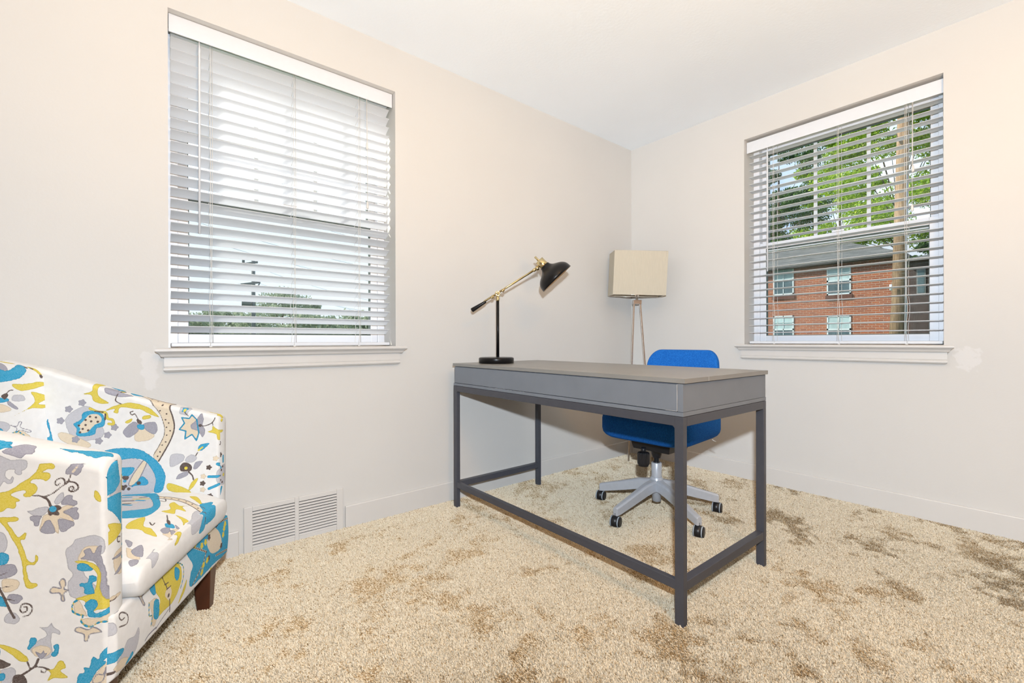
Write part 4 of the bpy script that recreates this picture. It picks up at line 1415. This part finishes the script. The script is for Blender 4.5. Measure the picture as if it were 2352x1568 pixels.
class Patch:
    """Dense grid surfaces in the chair's own frame (t across, s back, z up) with fabric coordinates."""
    def __init__(self):
        self.P = []; self.F = []; self.K = []; self.n = 0
    def grid(self, T, S, Z, ink, flip=False, wrap=False):
        nr, nc = T.shape
        self.P.append(AN + T.reshape(-1, 1) * AU - S.reshape(-1, 1) * AV + Z.reshape(-1, 1) * np.array([0, 0, 1.0]))
        self.K.append(ink)
        i = np.arange(nr * nc).reshape(nr, nc) + self.n
        a, b, c, d = i[:-1, :-1], i[:-1, 1:], i[1:, 1:], i[1:, :-1]
        q = np.stack([a, d, c, b] if flip else [a, b, c, d], -1).reshape(-1, 4)
        self.F.append(q); self.n += nr * nc
    def build(self, name, parent):
        P = np.concatenate(self.P); F = np.concatenate(self.F); K = np.concatenate(self.K)
        me = bpy.data.meshes.new(name)
        me.vertices.add(len(P)); me.vertices.foreach_set('co', P.astype(np.float32).ravel())
        me.loops.add(len(F) * 4); me.polygons.add(len(F))
        me.loops.foreach_set('vertex_index', F.astype(np.int32).ravel())
        me.polygons.foreach_set('loop_start', np.arange(0, len(F) * 4, 4, dtype=np.int32))
        me.polygons.foreach_set('loop_total', np.full(len(F), 4, np.int32))
        me.polygons.foreach_set('use_smooth', np.ones(len(F), bool))
        for j, an in enumerate(('ink_a', 'ink_b', 'ink_c')):
            at_ = me.attributes.new(an, 'FLOAT_VECTOR', 'POINT')
            at_.data.foreach_set('vector', np.ascontiguousarray(K[:, 3 * j:3 * j + 3]).ravel())
        me.update(calc_edges=True); me.validate()
        bm = bmesh.new(); bm.from_mesh(me)
        bmesh.ops.remove_doubles(bm, verts=bm.verts, dist=1e-6)
        bmesh.ops.recalc_face_normals(bm, faces=bm.faces); bm.to_mesh(me); bm.free()
        me.materials.append(M_FABRIC)
        o = bpy.data.objects.new(name, me); COL.objects.link(o)
        o.parent = parent
        o.matrix_parent_inverse = (Matrix.Translation(parent.location) @ parent.rotation_euler.to_matrix().to_4x4()).inverted()
        return o

def mm(a, b): return np.c_[a.ravel(), b.ravel()] * 1000.0
ZB = .155
def flare(z): return -.014 * (z - ZB) / .48
RR = .030                    # outer edge of the arm top
RI = .014                    # inner edge

def moved(ms, da, db, mirror=False):
    out = []
    for ink, kind, w, c in ms:
        out.append((ink, kind, w, [(-v if mirror else v) + da if i % 2 == 0 else v + db for i, v in enumerate(c)]))
    return out
# the print repeats towards the back of the chair
SIDE_ALL = MOTIFS['side'] + moved(MOTIFS['side'], 192, 26) + moved(MOTIFS['side'], 380, 54)
BACK_ALL = MOTIFS['back'] + moved(MOTIFS['inner'], 400, 40, True) + moved(MOTIFS['side'], 60, 240) + moved(MOTIFS['side'], 240, 280)

def arm(far):
    pt = Patch()
    ds = .0026
    S1 = np.concatenate([np.linspace(0, .010, 7)[:-1], np.arange(.010, .605, ds)])
    Er = .010 - np.sqrt(np.maximum(0, .010 ** 2 - (.010 - np.minimum(S1, .010)) ** 2))
    cs = []
    no, na, nt, ni = 190, 10, 10, 150
    for k in range(no): cs.append(('o', k / (no - 1)))
    for k in range(1, na): cs.append(('a', k / (na - 1)))
    for k in range(1, nt): cs.append(('t', k / (nt - 1)))
    for k in range(1, na): cs.append(('b', k / (na - 1)))
    for k in range(1, ni): cs.append(('i', k / (ni - 1)))
    T = np.zeros((len(S1), len(cs))); S = np.zeros_like(T); Z = np.zeros_like(T); Q = np.zeros_like(T); inn = np.zeros(T.shape, bool)
    zt = ztop(S1) - Er
    tc = flare(zt)
    for j, (kd, f) in enumerate(cs):
        S[:, j] = S1
        if kd == 'o':
            z = ZB + f * (zt - RR - ZB); T[:, j] = flare(z) + Er; Z[:, j] = z; Q[:, j] = z
        elif kd == 'a':
            a = f * PI / 2; T[:, j] = tc + Er + RR * (1 - math.cos(a)); Z[:, j] = zt - RR * (1 - math.sin(a)); Q[:, j] = zt - RR + RR * a
        elif kd == 't':
            T[:, j] = tc + Er + RR + f * (ARM - Er - RI - tc - Er - RR); Z[:, j] = zt + .001 * math.sin(PI * f); Q[:, j] = zt - RR + RR * PI / 2 + (T[:, j] - tc - RR)
        elif kd == 'b':
            a = f * PI / 2; T[:, j] = ARM - Er - RI + RI * math.sin(a); Z[:, j] = zt - RI * (1 - math.cos(a)); Q[:, j] = zt - RI * f; inn[:, j] = f > (0.0 if far else .6)
            if not far and f <= .6: Q[:, j] = zt - RR + RR * PI / 2 + (T[:, j] - tc - RR)
        else:
            z = zt - RI - f * (zt - RI - .29); T[:, j] = ARM - Er; Z[:, j] = z; Q[:, j] = z; inn[:, j] = True
    if far:
        # the inner face's print runs on over the top of the far arm
        for j, (kd, f) in enumerate(cs):
            if kd in 'at': inn[:, j] = True; Q[:, j] = zt + (ARM - RI - T[:, j]) * .9
    qs = mm(S, Q)
    K = np.full((T.size, 9), 20.0, np.float32)
    fl = inn.ravel()
    K[~fl] = ink_fields(qs[~fl], SIDE_ALL); K[fl] = ink_fields(qs[fl], MOTIFS['inner'])
    TT = AW - T if far else T
    pt.grid(TT, S, Z, K)
    # front face
    Er0 = Er[0]; z1 = zt[0]
    zr = np.concatenate([np.linspace(ZB, z1 - RR, 180), z1 - RR + RR * np.sin(np.linspace(0, PI / 2, 24))[1:]])
    f = np.linspace(0, 1, 24)
    lo = np.where(zr <= z1 - RR, flare(zr) + Er0, flare(z1) + Er0 + RR - np.sqrt(np.maximum(0, RR ** 2 - (zr - z1 + RR) ** 2)))
    hi = np.where(zr <= z1 - RI, ARM - Er0, ARM - Er0 - RI + np.sqrt(np.maximum(0, RI ** 2 - np.maximum(zr - z1 + RI, 0) ** 2)))
    T = lo[:, None] + (hi - lo)[:, None] * f[None]
    Z = np.repeat(zr[:, None], len(f), 1)
    S = -.003 * np.sin(PI * f)[None] * np.ones_like(Z)
    K = ink_fields(mm(-(ARM - T), Z), MOTIFS['inner']) if far else ink_fields(mm(T, Z), MOTIFS['front'])
    pt.grid(AW - T if far else T, S, Z, K)
    return pt.build('arm', chair_root)
tag(arm(False), 'arm nearest the lens'); tag(arm(True), 'arm beside the wall')

# backrest
pt = Patch()
tt = np.linspace(ARM - .012, AW - ARM + .012, 210)
zb_ = .802 + .050 * np.sin(np.clip((tt - .03) / (AW - .06), 0, 1) * PI) ** .7
cs = [('i', k / 159) for k in range(160)] + [('a', k / 24) for k in range(1, 25)] + [('o', k / 59) for k in range(1, 60)]
T = np.repeat(tt[:, None], len(cs), 1); S = np.zeros_like(T); Z = np.zeros_like(T); Q = np.zeros_like(T)
R_ = .052
wrapc = .05 * (np.abs(tt - AW / 2) / (AW / 2)) ** 4
for j, (kd, f) in enumerate(cs):
    if kd == 'i': z = .33 + f * (zb_ - R_ - .33); S[:, j] = .492 + .02 * (z - .33) / .4 - wrapc; Z[:, j] = z; Q[:, j] = z
    elif kd == 'a': a = f * PI; S[:, j] = .512 + R_ * (1 - math.cos(a)) - wrapc * (1 - f); Z[:, j] = zb_ - R_ + R_ * math.sin(a) ** .8; Q[:, j] = zb_ - R_ + R_ * a * .8
    else: z = zb_ - R_ - f * (zb_ - R_ - ZB); S[:, j] = .512 + 2 * R_ - .01 * f; Z[:, j] = z; Q[:, j] = z
K = ink_fields(mm(T, Q), BACK_ALL)
ob = np.repeat(np.array([kd == 'o' for kd, f in cs])[None], len(tt), 0).ravel()
K[ob] = ink_fields(mm(T, Q)[ob], moved(MOTIFS['side'], 20, 0) + moved(MOTIFS['side'], 198, 10) + moved(MOTIFS['side'], 376, 30) + moved(MOTIFS['inner'], 60, 110))
pt.grid(T, S, Z, K)
pt.build('backrest', chair_root)

# seat cushion
pt = Patch()
tt = np.linspace(ARM + .001, AW - ARM - .001, 230)
prof = []
for k in range(18):                                   # underside of the front lip and the rounded front
    a = -PI / 2 + PI * k / 17
    prof.append((-.012 - .018 * math.cos(a) ** .55 if abs(math.cos(a)) > 1e-6 else -.012, .336 + (.040 if a < 0 else .030) * math.sin(a)))
for k in range(1, 190):
    s = -.012 + (.49 + .012) * k / 189
    prof.append((s, .366 + .036 * (1 - math.exp(-(s + .012) / .055))))
prof = [(.10, .296)] + prof
PS = np.array([p[0] for p in prof]); PZ = np.array([p[1] for p in prof])
edge_d = np.minimum(tt - tt[0], tt[-1] - tt)
e = np.clip(edge_d / .032, 0, 1); e = np.sqrt(1 - (1 - e) ** 2)
T = np.repeat(tt[:, None], len(prof), 1)
Z = .340 + (PZ[None] - .340) * e[:, None] + .006 * np.sin(PI * (T - ARM) / (AW - 2 * ARM)) * (PZ[None] > .36)
S = np.where(PS[None] < -.012, -.012 + (PS[None] + .012) * (.55 + .45 * e[:, None]), PS[None] + 0 * T)
Qv = np.where(PS[None] >= -.014, PS[None], 0) + 0 * T
front_mask = (np.arange(len(prof)) < 19)[None] & np.ones_like(T, bool)
Qv = np.where(front_mask, -.035 - (.375 - Z), S)
pt.grid(T, S, Z, ink_fields(mm(T, Qv), MOTIFS['cush']))
pt.build('seat_cushion', chair_root)

# front rail
pt = Patch()
tt = np.linspace(.001, AW - .001, 260)
prof = [(.05, ZB)]
for k in range(8): a = PI / 2 * k / 7; prof.append((.004 - .012 * math.sin(a), ZB + .012 - .012 * math.cos(a)))
for k in range(1, 50): prof.append((-.008 - .004 * math.sin(PI * k / 50), ZB + .012 + (.298 - ZB - .022) * k / 49))
for k in range(1, 8): a = PI / 2 * k / 7; prof.append((-.008 + .010 * (1 - math.cos(a)), .288 + .010 * math.sin(a)))
prof.append((.05, .298))
PS = np.array([p[0] for p in prof]); PZ = np.array([p[1] for p in prof])
ed = np.minimum(tt - tt[0], tt[-1] - tt); e = np.clip(ed / .010, 0, 1); e = np.sqrt(1 - (1 - e) ** 2)
T = np.repeat(tt[:, None], len(prof), 1)
S = np.where(PS[None] < .01, .004 + (PS[None] - .004) * e[:, None], PS[None] + 0 * T); Z = PZ[None] + 0 * T
pt.grid(T, S, Z, ink_fields(mm(T, Z), MOTIFS['rail']))
pt.build('front_rail', chair_root)
# dust cover under the seat and legs
def ap(t, s, z): return tuple(AN + AU * t - AV * s + np.array([0, 0, z]))
m = MB()
m.add([ap(t, s, z) for z in (.150, .157) for t, s in ((.012, .012), (AW - .012, .012), (AW - .03, .59), (.03, .59))],
      [(0, 3, 2, 1), (4, 5, 6, 7), (0, 1, 5, 4), (1, 2, 6, 5), (2, 3, 7, 6), (3, 0, 4, 7)])
M_DUST = simple('black_dust_cloth', (0.02, 0.018, 0.016, 1), rough=0.95)
m.build('dust_cover', M_DUST, chair_root)
for t, s in ((.045, .045), (AW - .062, .042), (.055, .54), (AW - .06, .54)):
    m = MB()
    rg = []
    for z, h in ((-.006, .0185), (.156, .0285)):
        dt = (.006 if t < .3 else -.006) * (1 - (z + .006) / .16) * -1
        rg.append([ap(t + a + dt, s + b, z) for a, b in rounded_rect(h, h, .006, 0, 3)])
    m.rings(rg, smooth=False)
    tag(m.build('leg', M_WALNUT, chair_root), 'dark brown tapered wooden leg')

# ------------------------------------------------------------------ the street outside
GZ = -1.3                       # ground level outside
def leaf_material(name, c0, c1, c2):
    k = NT(name)
    k.set(Roughness=0.55)
    oi = k.n('ShaderNodeAttribute', attribute_name='leaf_tone')
    cr = k.n('ShaderNodeValToRGB'); e = cr.color_ramp.elements
    e[0].color = c0; e[1].color = c2; n = e.new(.5); n.color = c1
    k.l(oi.outputs['Fac'], cr.inputs[0]); k.l(cr.outputs[0], k.b.inputs['Base Color'])
    tr = k.n('ShaderNodeBsdfTranslucent'); k.l(cr.outputs[0], tr.inputs['Color'])
    mx = k.n('ShaderNodeMixShader'); mx.inputs[0].default_value = 0.35
    k.l(k.b.outputs[0], mx.inputs[1]); k.l(tr.outputs[0], mx.inputs[2]); k.l(mx.outputs[0], k.out.inputs['Surface'])
    return k.m
M_LEAF = leaf_material('maple_leaves', (0.10, 0.21, 0.015, 1), (0.26, 0.42, 0.03, 1), (0.50, 0.60, 0.06, 1))
M_LEAF_DK = leaf_material('dark_leaves', (0.02, 0.06, 0.02, 1), (0.05, 0.12, 0.03, 1), (0.13, 0.24, 0.05, 1))
M_LEAF_FAR = leaf_material('hazy_leaves', (0.38, 0.46, 0.34, 1), (0.50, 0.58, 0.42, 1), (0.62, 0.68, 0.50, 1))  # distance haze put into the leaf colour
M_BARK = simple('grey_brown_bark', (0.10, 0.075, 0.05, 1), rough=0.9, vary=.3, vscale=6)
k = NT('weathered_pole_wood'); k.set(Roughness=0.85)
k.l(k.mix(k.ramp(k.noise(9, 5, stretch=(6, 6, .35)), .35, .65), (0.15, 0.095, 0.055, 1), (0.33, 0.23, 0.135, 1)), k.b.inputs['Base Color'])
M_POLE = k.m
M_POLE_GREY = simple('grey_pole_wood', (0.20, 0.22, 0.22, 1), rough=0.8)
M_WIRE = simple('power_cable', (0.34, 0.40, 0.46, 1), rough=0.6)
k = NT('lawn_grass'); k.set(Roughness=.95)
k.l(k.mix(k.ramp(k.noise(.8, 5), .35, .65), (0.05, 0.10, 0.025, 1), (0.13, 0.19, 0.05, 1)), k.b.inputs['Base Color'])
m = MB(); m.box(-60, 160, -80, 160, GZ - .3, GZ); struct(m.build('ground', k.m))

def leaves_mesh(name, mat, parent, centres, radii, count, size, seed, flat=.75):
    rs = np.random.RandomState(seed)
    ci = rs.randint(0, len(centres), count)
    d = rs.normal(size=(count, 3)); d /= np.linalg.norm(d, axis=1)[:, None]
    r = rs.rand(count) ** .42
    C = np.array(centres)[ci] + d * (np.array(radii)[ci] * r)[:, None] * np.array([1, 1, flat])
    n = rs.normal(size=(count, 3)) + np.array([0, 0, .8]); n /= np.linalg.norm(n, axis=1)[:, None]
    a = np.cross(n, rs.normal(size=(count, 3))); a /= np.linalg.norm(a, axis=1)[:, None]
    b = np.cross(n, a)
    sz = size * rs.uniform(.6, 1.3, count)[:, None]
    # a bent five-point leaf
    V = np.stack([C - a * sz, C - b * sz * .62 + n * sz * .12, C + a * sz * .95 - n * sz * .2, C + b * sz * .62 + n * sz * .12], 1).reshape(-1, 3)
    me = bpy.data.meshes.new(name)
    me.vertices.add(count * 4); me.vertices.foreach_set('co', V.astype(np.float32).ravel())
    me.loops.add(count * 4); me.polygons.add(count)
    me.loops.foreach_set('vertex_index', np.arange(count * 4, dtype=np.int32))
    me.polygons.foreach_set('loop_start', np.arange(0, count * 4, 4, dtype=np.int32)); me.polygons.foreach_set('loop_total', np.full(count, 4, np.int32))
    at_ = me.attributes.new('leaf_tone', 'FLOAT', 'FACE'); at_.data.foreach_set('value', np.clip(rs.normal(.5, .25, count), 0, 1).astype(np.float32))
    me.update(calc_edges=True)
    me.materials.append(mat)
    o = bpy.data.objects.new(name, me); COL.objects.link(o)
    o.parent = parent
    o.matrix_parent_inverse = Matrix.Translation(parent.location).inverted()
    return o

def tree(label, x, y, ztop_, zlow, rad, mat, count, size, seed, blobs=26, group='trees outside the windows', trunk=.22, shape=1.0, br=(.16, .32)):
    rs = np.random.RandomState(seed)
    root = empty('tree', (x, y, GZ), label, 'tree', group=group)
    h = ztop_ - zlow
    cs = []; rr = []
    for i in range(blobs):
        f = rs.rand(); a = rs.rand() * 2 * PI; q = math.sqrt(rs.rand())
        wr = rad * (math.sin(PI * (0.12 + .80 * f)) ** .8) * shape
        cs.append((x + q * wr * math.cos(a), y + q * wr * math.sin(a), zlow + f * h)); rr.append(rad * rs.uniform(*br))
    leaves_mesh('crown', mat, root, cs, rr, count, size, seed + 1)
    m = MB()
    m.tube([(x, y, GZ - .1), (x + .05, y, GZ + 1), (x, y + .05, zlow + .1 * h), (x - .05, y, zlow + .5 * h), (x, y, zlow + .85 * h)], [trunk * 1.25, trunk, trunk * .85, trunk * .5, trunk * .12], 10)
    for i in range(0, blobs, 3):
        c = cs[i]; z0 = min(max(zlow - .1 * h, GZ + 1), c[2]) + (c[2] - zlow) * .35
        m.tube([(x, y, z0), (x + (c[0] - x) * .5, y + (c[1] - y) * .5, z0 + (c[2] - z0) * .6), c], [trunk * .22, trunk * .13, trunk * .05], 6)
    m.build('trunk', M_BARK, root, fix=False)
    return root

# ---- brick building across the way (seen through the right window)
k = NT('red_brick_wall'); k.set(Roughness=.9)
tc = k.n('ShaderNodeTexCoord'); mp = k.n('ShaderNodeMapping')
sx_ = k.n('ShaderNodeSeparateXYZ'); cb = k.n('ShaderNodeCombineXYZ')
k.l(tc.outputs['Object'], sx_.inputs[0])
ad = k.n('ShaderNodeMath', operation='ADD'); k.l(sx_.outputs['X'], ad.inputs[0]); k.l(sx_.outputs['Y'], ad.inputs[1])
k.l(ad.outputs[0], cb.inputs['X']); k.l(sx_.outputs['Z'], cb.inputs['Y'])
br = k.n('ShaderNodeTexBrick')
br.inputs['Scale'].default_value = 1.0; br.inputs['Brick Width'].default_value = .32; br.inputs['Row Height'].default_value = .105; br.inputs['Mortar Size'].default_value = .010
br.inputs['Color1'].default_value = (0.42, 0.13, 0.055, 1); br.inputs['Color2'].default_value = (0.27, 0.085, 0.045, 1); br.inputs['Mortar'].default_value = (0.45, 0.36, 0.28, 1)
k.l(cb.outputs[0], br.inputs['Vector'])
nz = k.noise(.7, 4)
k.l(k.mix(k.ramp(nz, .4, .75, 0, .5), br.outputs['Color'], (0.30, 0.13, 0.085, 1)), k.b.inputs['Base Color'])
M_BRICK = k.m
k = NT('grey_shingle_roof'); k.set(Roughness=.9)
k.l(k.mix(k.ramp(k.noise(3.2, 5, stretch=(1, .35, 2.5)), .35, .65), (0.10, 0.11, 0.11, 1), (0.20, 0.205, 0.20, 1)), k.b.inputs['Base Color'])
M_SHINGLE = k.m
M_FASCIA = simple('dark_eave', (0.05, 0.055, 0.055, 1), rough=.7)
M_OUTFRAME = simple('pale_blue_window_frame', (0.60, 0.68, 0.70, 1), rough=.5)
M_OUTPANE = simple('dark_blue_pane', (0.10, 0.15, 0.17, 1), rough=.1, vary=.2, vscale=2)
M_CURTAIN = simple('pale_curtained_pane', (0.42, 0.55, 0.56, 1), rough=.3, vary=.15, vscale=3)
M_SILLDK = simple('brick_sill', (0.13, 0.06, 0.045, 1), rough=.9)

BX = 26.8
bl_y0, bl_y1 = 3.3, 18.0
bb = empty('apartment_building', (BX + 4, 12, GZ), 'two-storey red brick building with grey hip roof across the way', 'building')
zeave = CAM.z + 4.42
m = MB(); m.box(BX, BX + 9, bl_y0, bl_y1, GZ, zeave); m.build('brick_wall', M_BRICK, bb)
m = MB()
ov = .45
e0 = [(BX - ov, bl_y0 - ov, zeave), (BX + 9 + ov, bl_y0 - ov, zeave), (BX + 9 + ov, bl_y1 + ov, zeave), (BX - ov, bl_y1 + ov, zeave)]
rz_ = CAM.z + 6.1
rg = [(BX + 4.5, bl_y0 + 2.9, rz_), (BX + 4.5, bl_y1 - 4.4, rz_)]
m.add(e0 + rg + [(a, b, c - .02) for a, b, c in e0], [(0, 1, 4), (1, 2, 5, 4), (2, 3, 5), (3, 0, 4, 5), (6, 9, 8, 7)])
m.build('roof', M_SHINGLE, bb)
m = MB()
m.box(BX - ov - .01, BX + 9 + ov, bl_y0 - ov - .01, bl_y1 + ov, zeave - .16, zeave + .005); m.build('eave', M_FASCIA, bb)
def out_window(y, zc, w, h, parent):
    m = MB()
    for b in ((y - w / 2, y - w / 2 + .07, zc - h / 2, zc + h / 2), (y + w / 2 - .07, y + w / 2, zc - h / 2, zc + h / 2), (y - w / 2, y + w / 2, zc + h / 2 - .07, zc + h / 2), (y - w / 2, y + w / 2, zc - h / 2, zc - h / 2 + .08), (y - w / 2, y + w / 2, zc - .05, zc + .05), (y - .02, y + .02, zc - h / 2, zc + h / 2), (y - w / 2, y + w / 2, zc + h / 4 - .015, zc + h / 4 + .015)):
        m.box(BX - .05, BX + .02, b[0], b[1], b[2], b[3])
    f = m.build('window', M_OUTFRAME, parent)
    m = MB(); m.box(BX - .02, BX + .01, y - w / 2 + .05, y + w / 2 - .05, zc, zc + h / 2 - .05); m.build('upper_pane', M_CURTAIN, f)
    m = MB(); m.box(BX - .02, BX + .01, y - w / 2 + .05, y + w / 2 - .05, zc - h / 2 + .05, zc); m.build('lower_pane', M_OUTPANE, f)
    m = MB(); m.box(BX - .08, BX + .02, y - w / 2 - .06, y + w / 2 + .06, zc - h / 2 - .26, zc - h / 2); tag(m.build('sill', M_SILLDK, f), 'dark brick sill')
for px in (1800, 1927):
    dr = fw + rt2 * ((px - 1176) / FOC); kx = (BX - CAM.x) / dr.x
    yy = CAM.y + dr.y * kx
    for top_, bot_ in ((614, 679), (727, 790)):
        dd = kx
        zt_ = CAM.z + (784 - top_) / FOC * dd; zb_2 = CAM.z + (784 - bot_) / FOC * dd
        out_window(yy, .5 * (zt_ + zb_2), 1.12, zt_ - zb_2, bb)

# ---- house to the right of the pole, its shade put into the brick colour
M_SHADEBRICK = simple('shade_toned_brick', (0.075, 0.055, 0.05, 1), rough=.9, vary=.25, vscale=5)
hb = empty('neighbour_house', (20, 2.2, GZ), 'brown house with shade put into its brick colour, half hidden behind the wooden pole', 'house')
m = MB(); m.box(16.5, 23.5, -5.0, 1.02, GZ, CAM.z + 2.62); m.build('brick_wall', M_SHADEBRICK, hb)
m = MB()
m.add([(16.1, -5.4, CAM.z + 2.62), (16.1, 1.25, CAM.z + 2.62), (23.9, 1.25, CAM.z + 2.62), (23.9, -5.4, CAM.z + 2.62), (20, -3, CAM.z + 3.5), (20, -1.2, CAM.z + 3.5)],
      [(0, 1, 5, 4), (1, 2, 5), (2, 3, 4, 5), (3, 0, 4), (3, 2, 1, 0)])
m.build('roof', M_SHINGLE, hb)
hy = at(2116, 650, 1) - CAM; hy = CAM.y + hy.y * (16.5 - CAM.x) / hy.x
m = MB(); m.box(16.46, 16.52, hy - .11, hy + .11, CAM.z + 1.50, CAM.z + 2.3); f = m.build('window', M_POLE_GREY, hb)
m = MB(); m.box(16.45, 16.5, hy - .08, hy + .08, CAM.z + 1.54, CAM.z + 2.26); m.build('pane', M_OUTPANE, f)

# ---- utility poles
def pole(label, x, y, r, ztop_, mat, lean=(0, 0)):
    root = empty('utility_pole', (x, y, GZ), label, 'pole', group=None)
    m = MB(); m.tube([(x - lean[0], y - lean[1], GZ - .2), (x, y, CAM.z + 1), (x + lean[0], y + lean[1], ztop_)], [r * 1.12, r, r * .85], 18)
    m.build('post', mat, root)
    return root
pp = at(2063, 600, 13.5)
rp = pole('thick wooden utility pole standing in front of the brick building', pp.x, pp.y, .165, CAM.z + 9.5, M_POLE, lean=(.02, -.20))
pt_ = at(2040, 312, 13.4)
m = MB(); m.tube([pt_, at(2061, 308, 13.5)], .02, 8); m.tube([pt_, at(2040, 305, 13.4)], .03, 8); m.build('step_bracket', M_WIRE, rp)
m = MB(); q = at(2078, 500, 13.35); m.tube([(q.x, q.y, GZ), (q.x - .01, q.y - .06, CAM.z + 9)], .035, 8); m.build('conduit', M_WIRE, rp)
m = MB(); q = at(2046, 660, 13.4); m.tube([q + Vector((0, 0, -.09)), q + Vector((0, 0, .09))], .035, 10); m.build('insulator', M_VINYL, rp)

q = at(582, 700, 36)
lp = pole('distant grey utility pole with cross-arms and transformer, beyond the armchair window', q.x, q.y, .155, at(582, 598, 36).z, M_POLE_GREY)
for (xa, ya, xb, yb) in ((560, 606, 590, 602), (555, 653, 596, 648)):
    m = MB(); m.bar(at(xa, ya, 34.5), at(xb, yb, 36.8), .16, .16); m.build('crossarm', M_POLE_GREY, lp)
for qa, qb, qr in (((559, 604, 34.6), (559, 597, 34.6), .10), ((563, 611, 35), (575, 605, 35.6), .05), ((566, 658, 35), (578, 651, 35.6), .05), ((592, 658, 36.2), (597, 649, 36.7), .05)):
    m = MB(); m.tube([at(*qa), at(*qb)], qr, 8); m.build('brace', M_POLE_GREY, lp)
m = MB(); m.lathe([(0, .25), (.03, .33), (.62, .33), (.66, .25)], at(566, 705, 35.6), n=18); m.build('transformer', M_POLE_GREY, lp)
# sagging cables
def cable(a, b, sag, r):
    m = MB(); pts = []
    for i in range(25):
        f = i / 24; p = a.lerp(b, f); p.z -= sag * 4 * f * (1 - f); pts.append(p)
    m.tube(pts, r, 5)
    return tag(m.build('power_line', M_WIRE), 'thin power cable crossing the sky outside the armchair window', 'cable', 'power lines outside')
# from the distant pole over the street to the near right, and a second bundle nearer the house
cable(at(560, 604, 34.8), at(1010, 715, 46), .6, 0.0099)
cable(at(572, 651, 35.6), at(1010, 735, 46), .5, 0.0099)
cable(at(594, 650, 36.6), at(1010, 745, 46), .5, 0.0088)
cable(at(300, 640, 40), at(560, 650, 34.8), .5, 0.0077)
cable(at(300, 648, 40), at(575, 652, 35.8), .5, 0.0077)
cable(at(330, 470, 16), at(1000, 640, 22), .3, 0.0060)
cable(at(330, 505, 16), at(1000, 668, 22), .35, 0.0060)
cable(at(330, 380, 16), at(1000, 590, 22), .3, 0.0055)
cable(at(330, 300, 14), at(1000, 520, 20), .3, 0.0050)

# ---- trees
def place(px, dep):
    p = at(px, 784, dep); return p.x, p.y
hz = lambda py, dep: CAM.z + (784 - py) / FOC * dep
x, y = place(2064, 37); tree('tall bright green maple behind the brick building, its crown around the wooden pole', x, y, hz(225, 37), hz(560, 37), 6.0, M_LEAF, 46000, .105, 21, 46)
x, y = place(1790, 52); tree('dark green tree at the left of the view over the brick building', x, y, hz(330, 52), hz(570, 52), 5.6, M_LEAF_DK, 26000, .125, 31, 30)
x, y = place(1930, 66); tree('yellow-green tree between the maple and the dark tree, behind the grey roof', x, y, hz(300, 66), hz(600, 66), 6.0, M_LEAF, 28000, .16, 41, 30)
x, y = place(2190, 21); tree('dark leafy tree low behind the shade-toned brown house', x, y, hz(520, 21), hz(640, 21), 1.75, M_LEAF_DK, 9000, .10, 51, 22, trunk=.14)
for i, (px, dep, t_, l_, rd, lab) in enumerate(((475, 60, 712, 752, 2.6, 'small round hazy tree left of the distant pole'), (528, 68, 717, 752, 2.8, 'low hazy tree just left of the distant pole'),
        (650, 58, 676, 752, 4.2, 'largest hazy tree right of the distant pole'), (706, 70, 694, 750, 2.8, 'hazy tree on the right flank of the largest one'), (765, 64, 722, 756, 2.8, 'low hazy tree right of centre in the armchair window'), (818, 72, 722, 756, 2.6, 'rightmost hazy tree in the armchair window'),
        (420, 64, 728, 762, 3.0, 'leftmost low hazy tree in the armchair window'))):
    x, y = place(px, dep)
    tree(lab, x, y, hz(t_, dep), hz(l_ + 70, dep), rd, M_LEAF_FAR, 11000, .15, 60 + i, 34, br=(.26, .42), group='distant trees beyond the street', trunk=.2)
# clipped hedge running along the far side
hx0 = at(330, 784, 47); hx1 = at(960, 784, 51)
hr = empty('hedge', tuple((hx0 + hx1) / 2 * 1.0), 'long low hedge under the distant trees', 'hedge')
hr.location.z = GZ
cs = []; rr = []
rs_ = np.random.RandomState(8)
for i in range(90):
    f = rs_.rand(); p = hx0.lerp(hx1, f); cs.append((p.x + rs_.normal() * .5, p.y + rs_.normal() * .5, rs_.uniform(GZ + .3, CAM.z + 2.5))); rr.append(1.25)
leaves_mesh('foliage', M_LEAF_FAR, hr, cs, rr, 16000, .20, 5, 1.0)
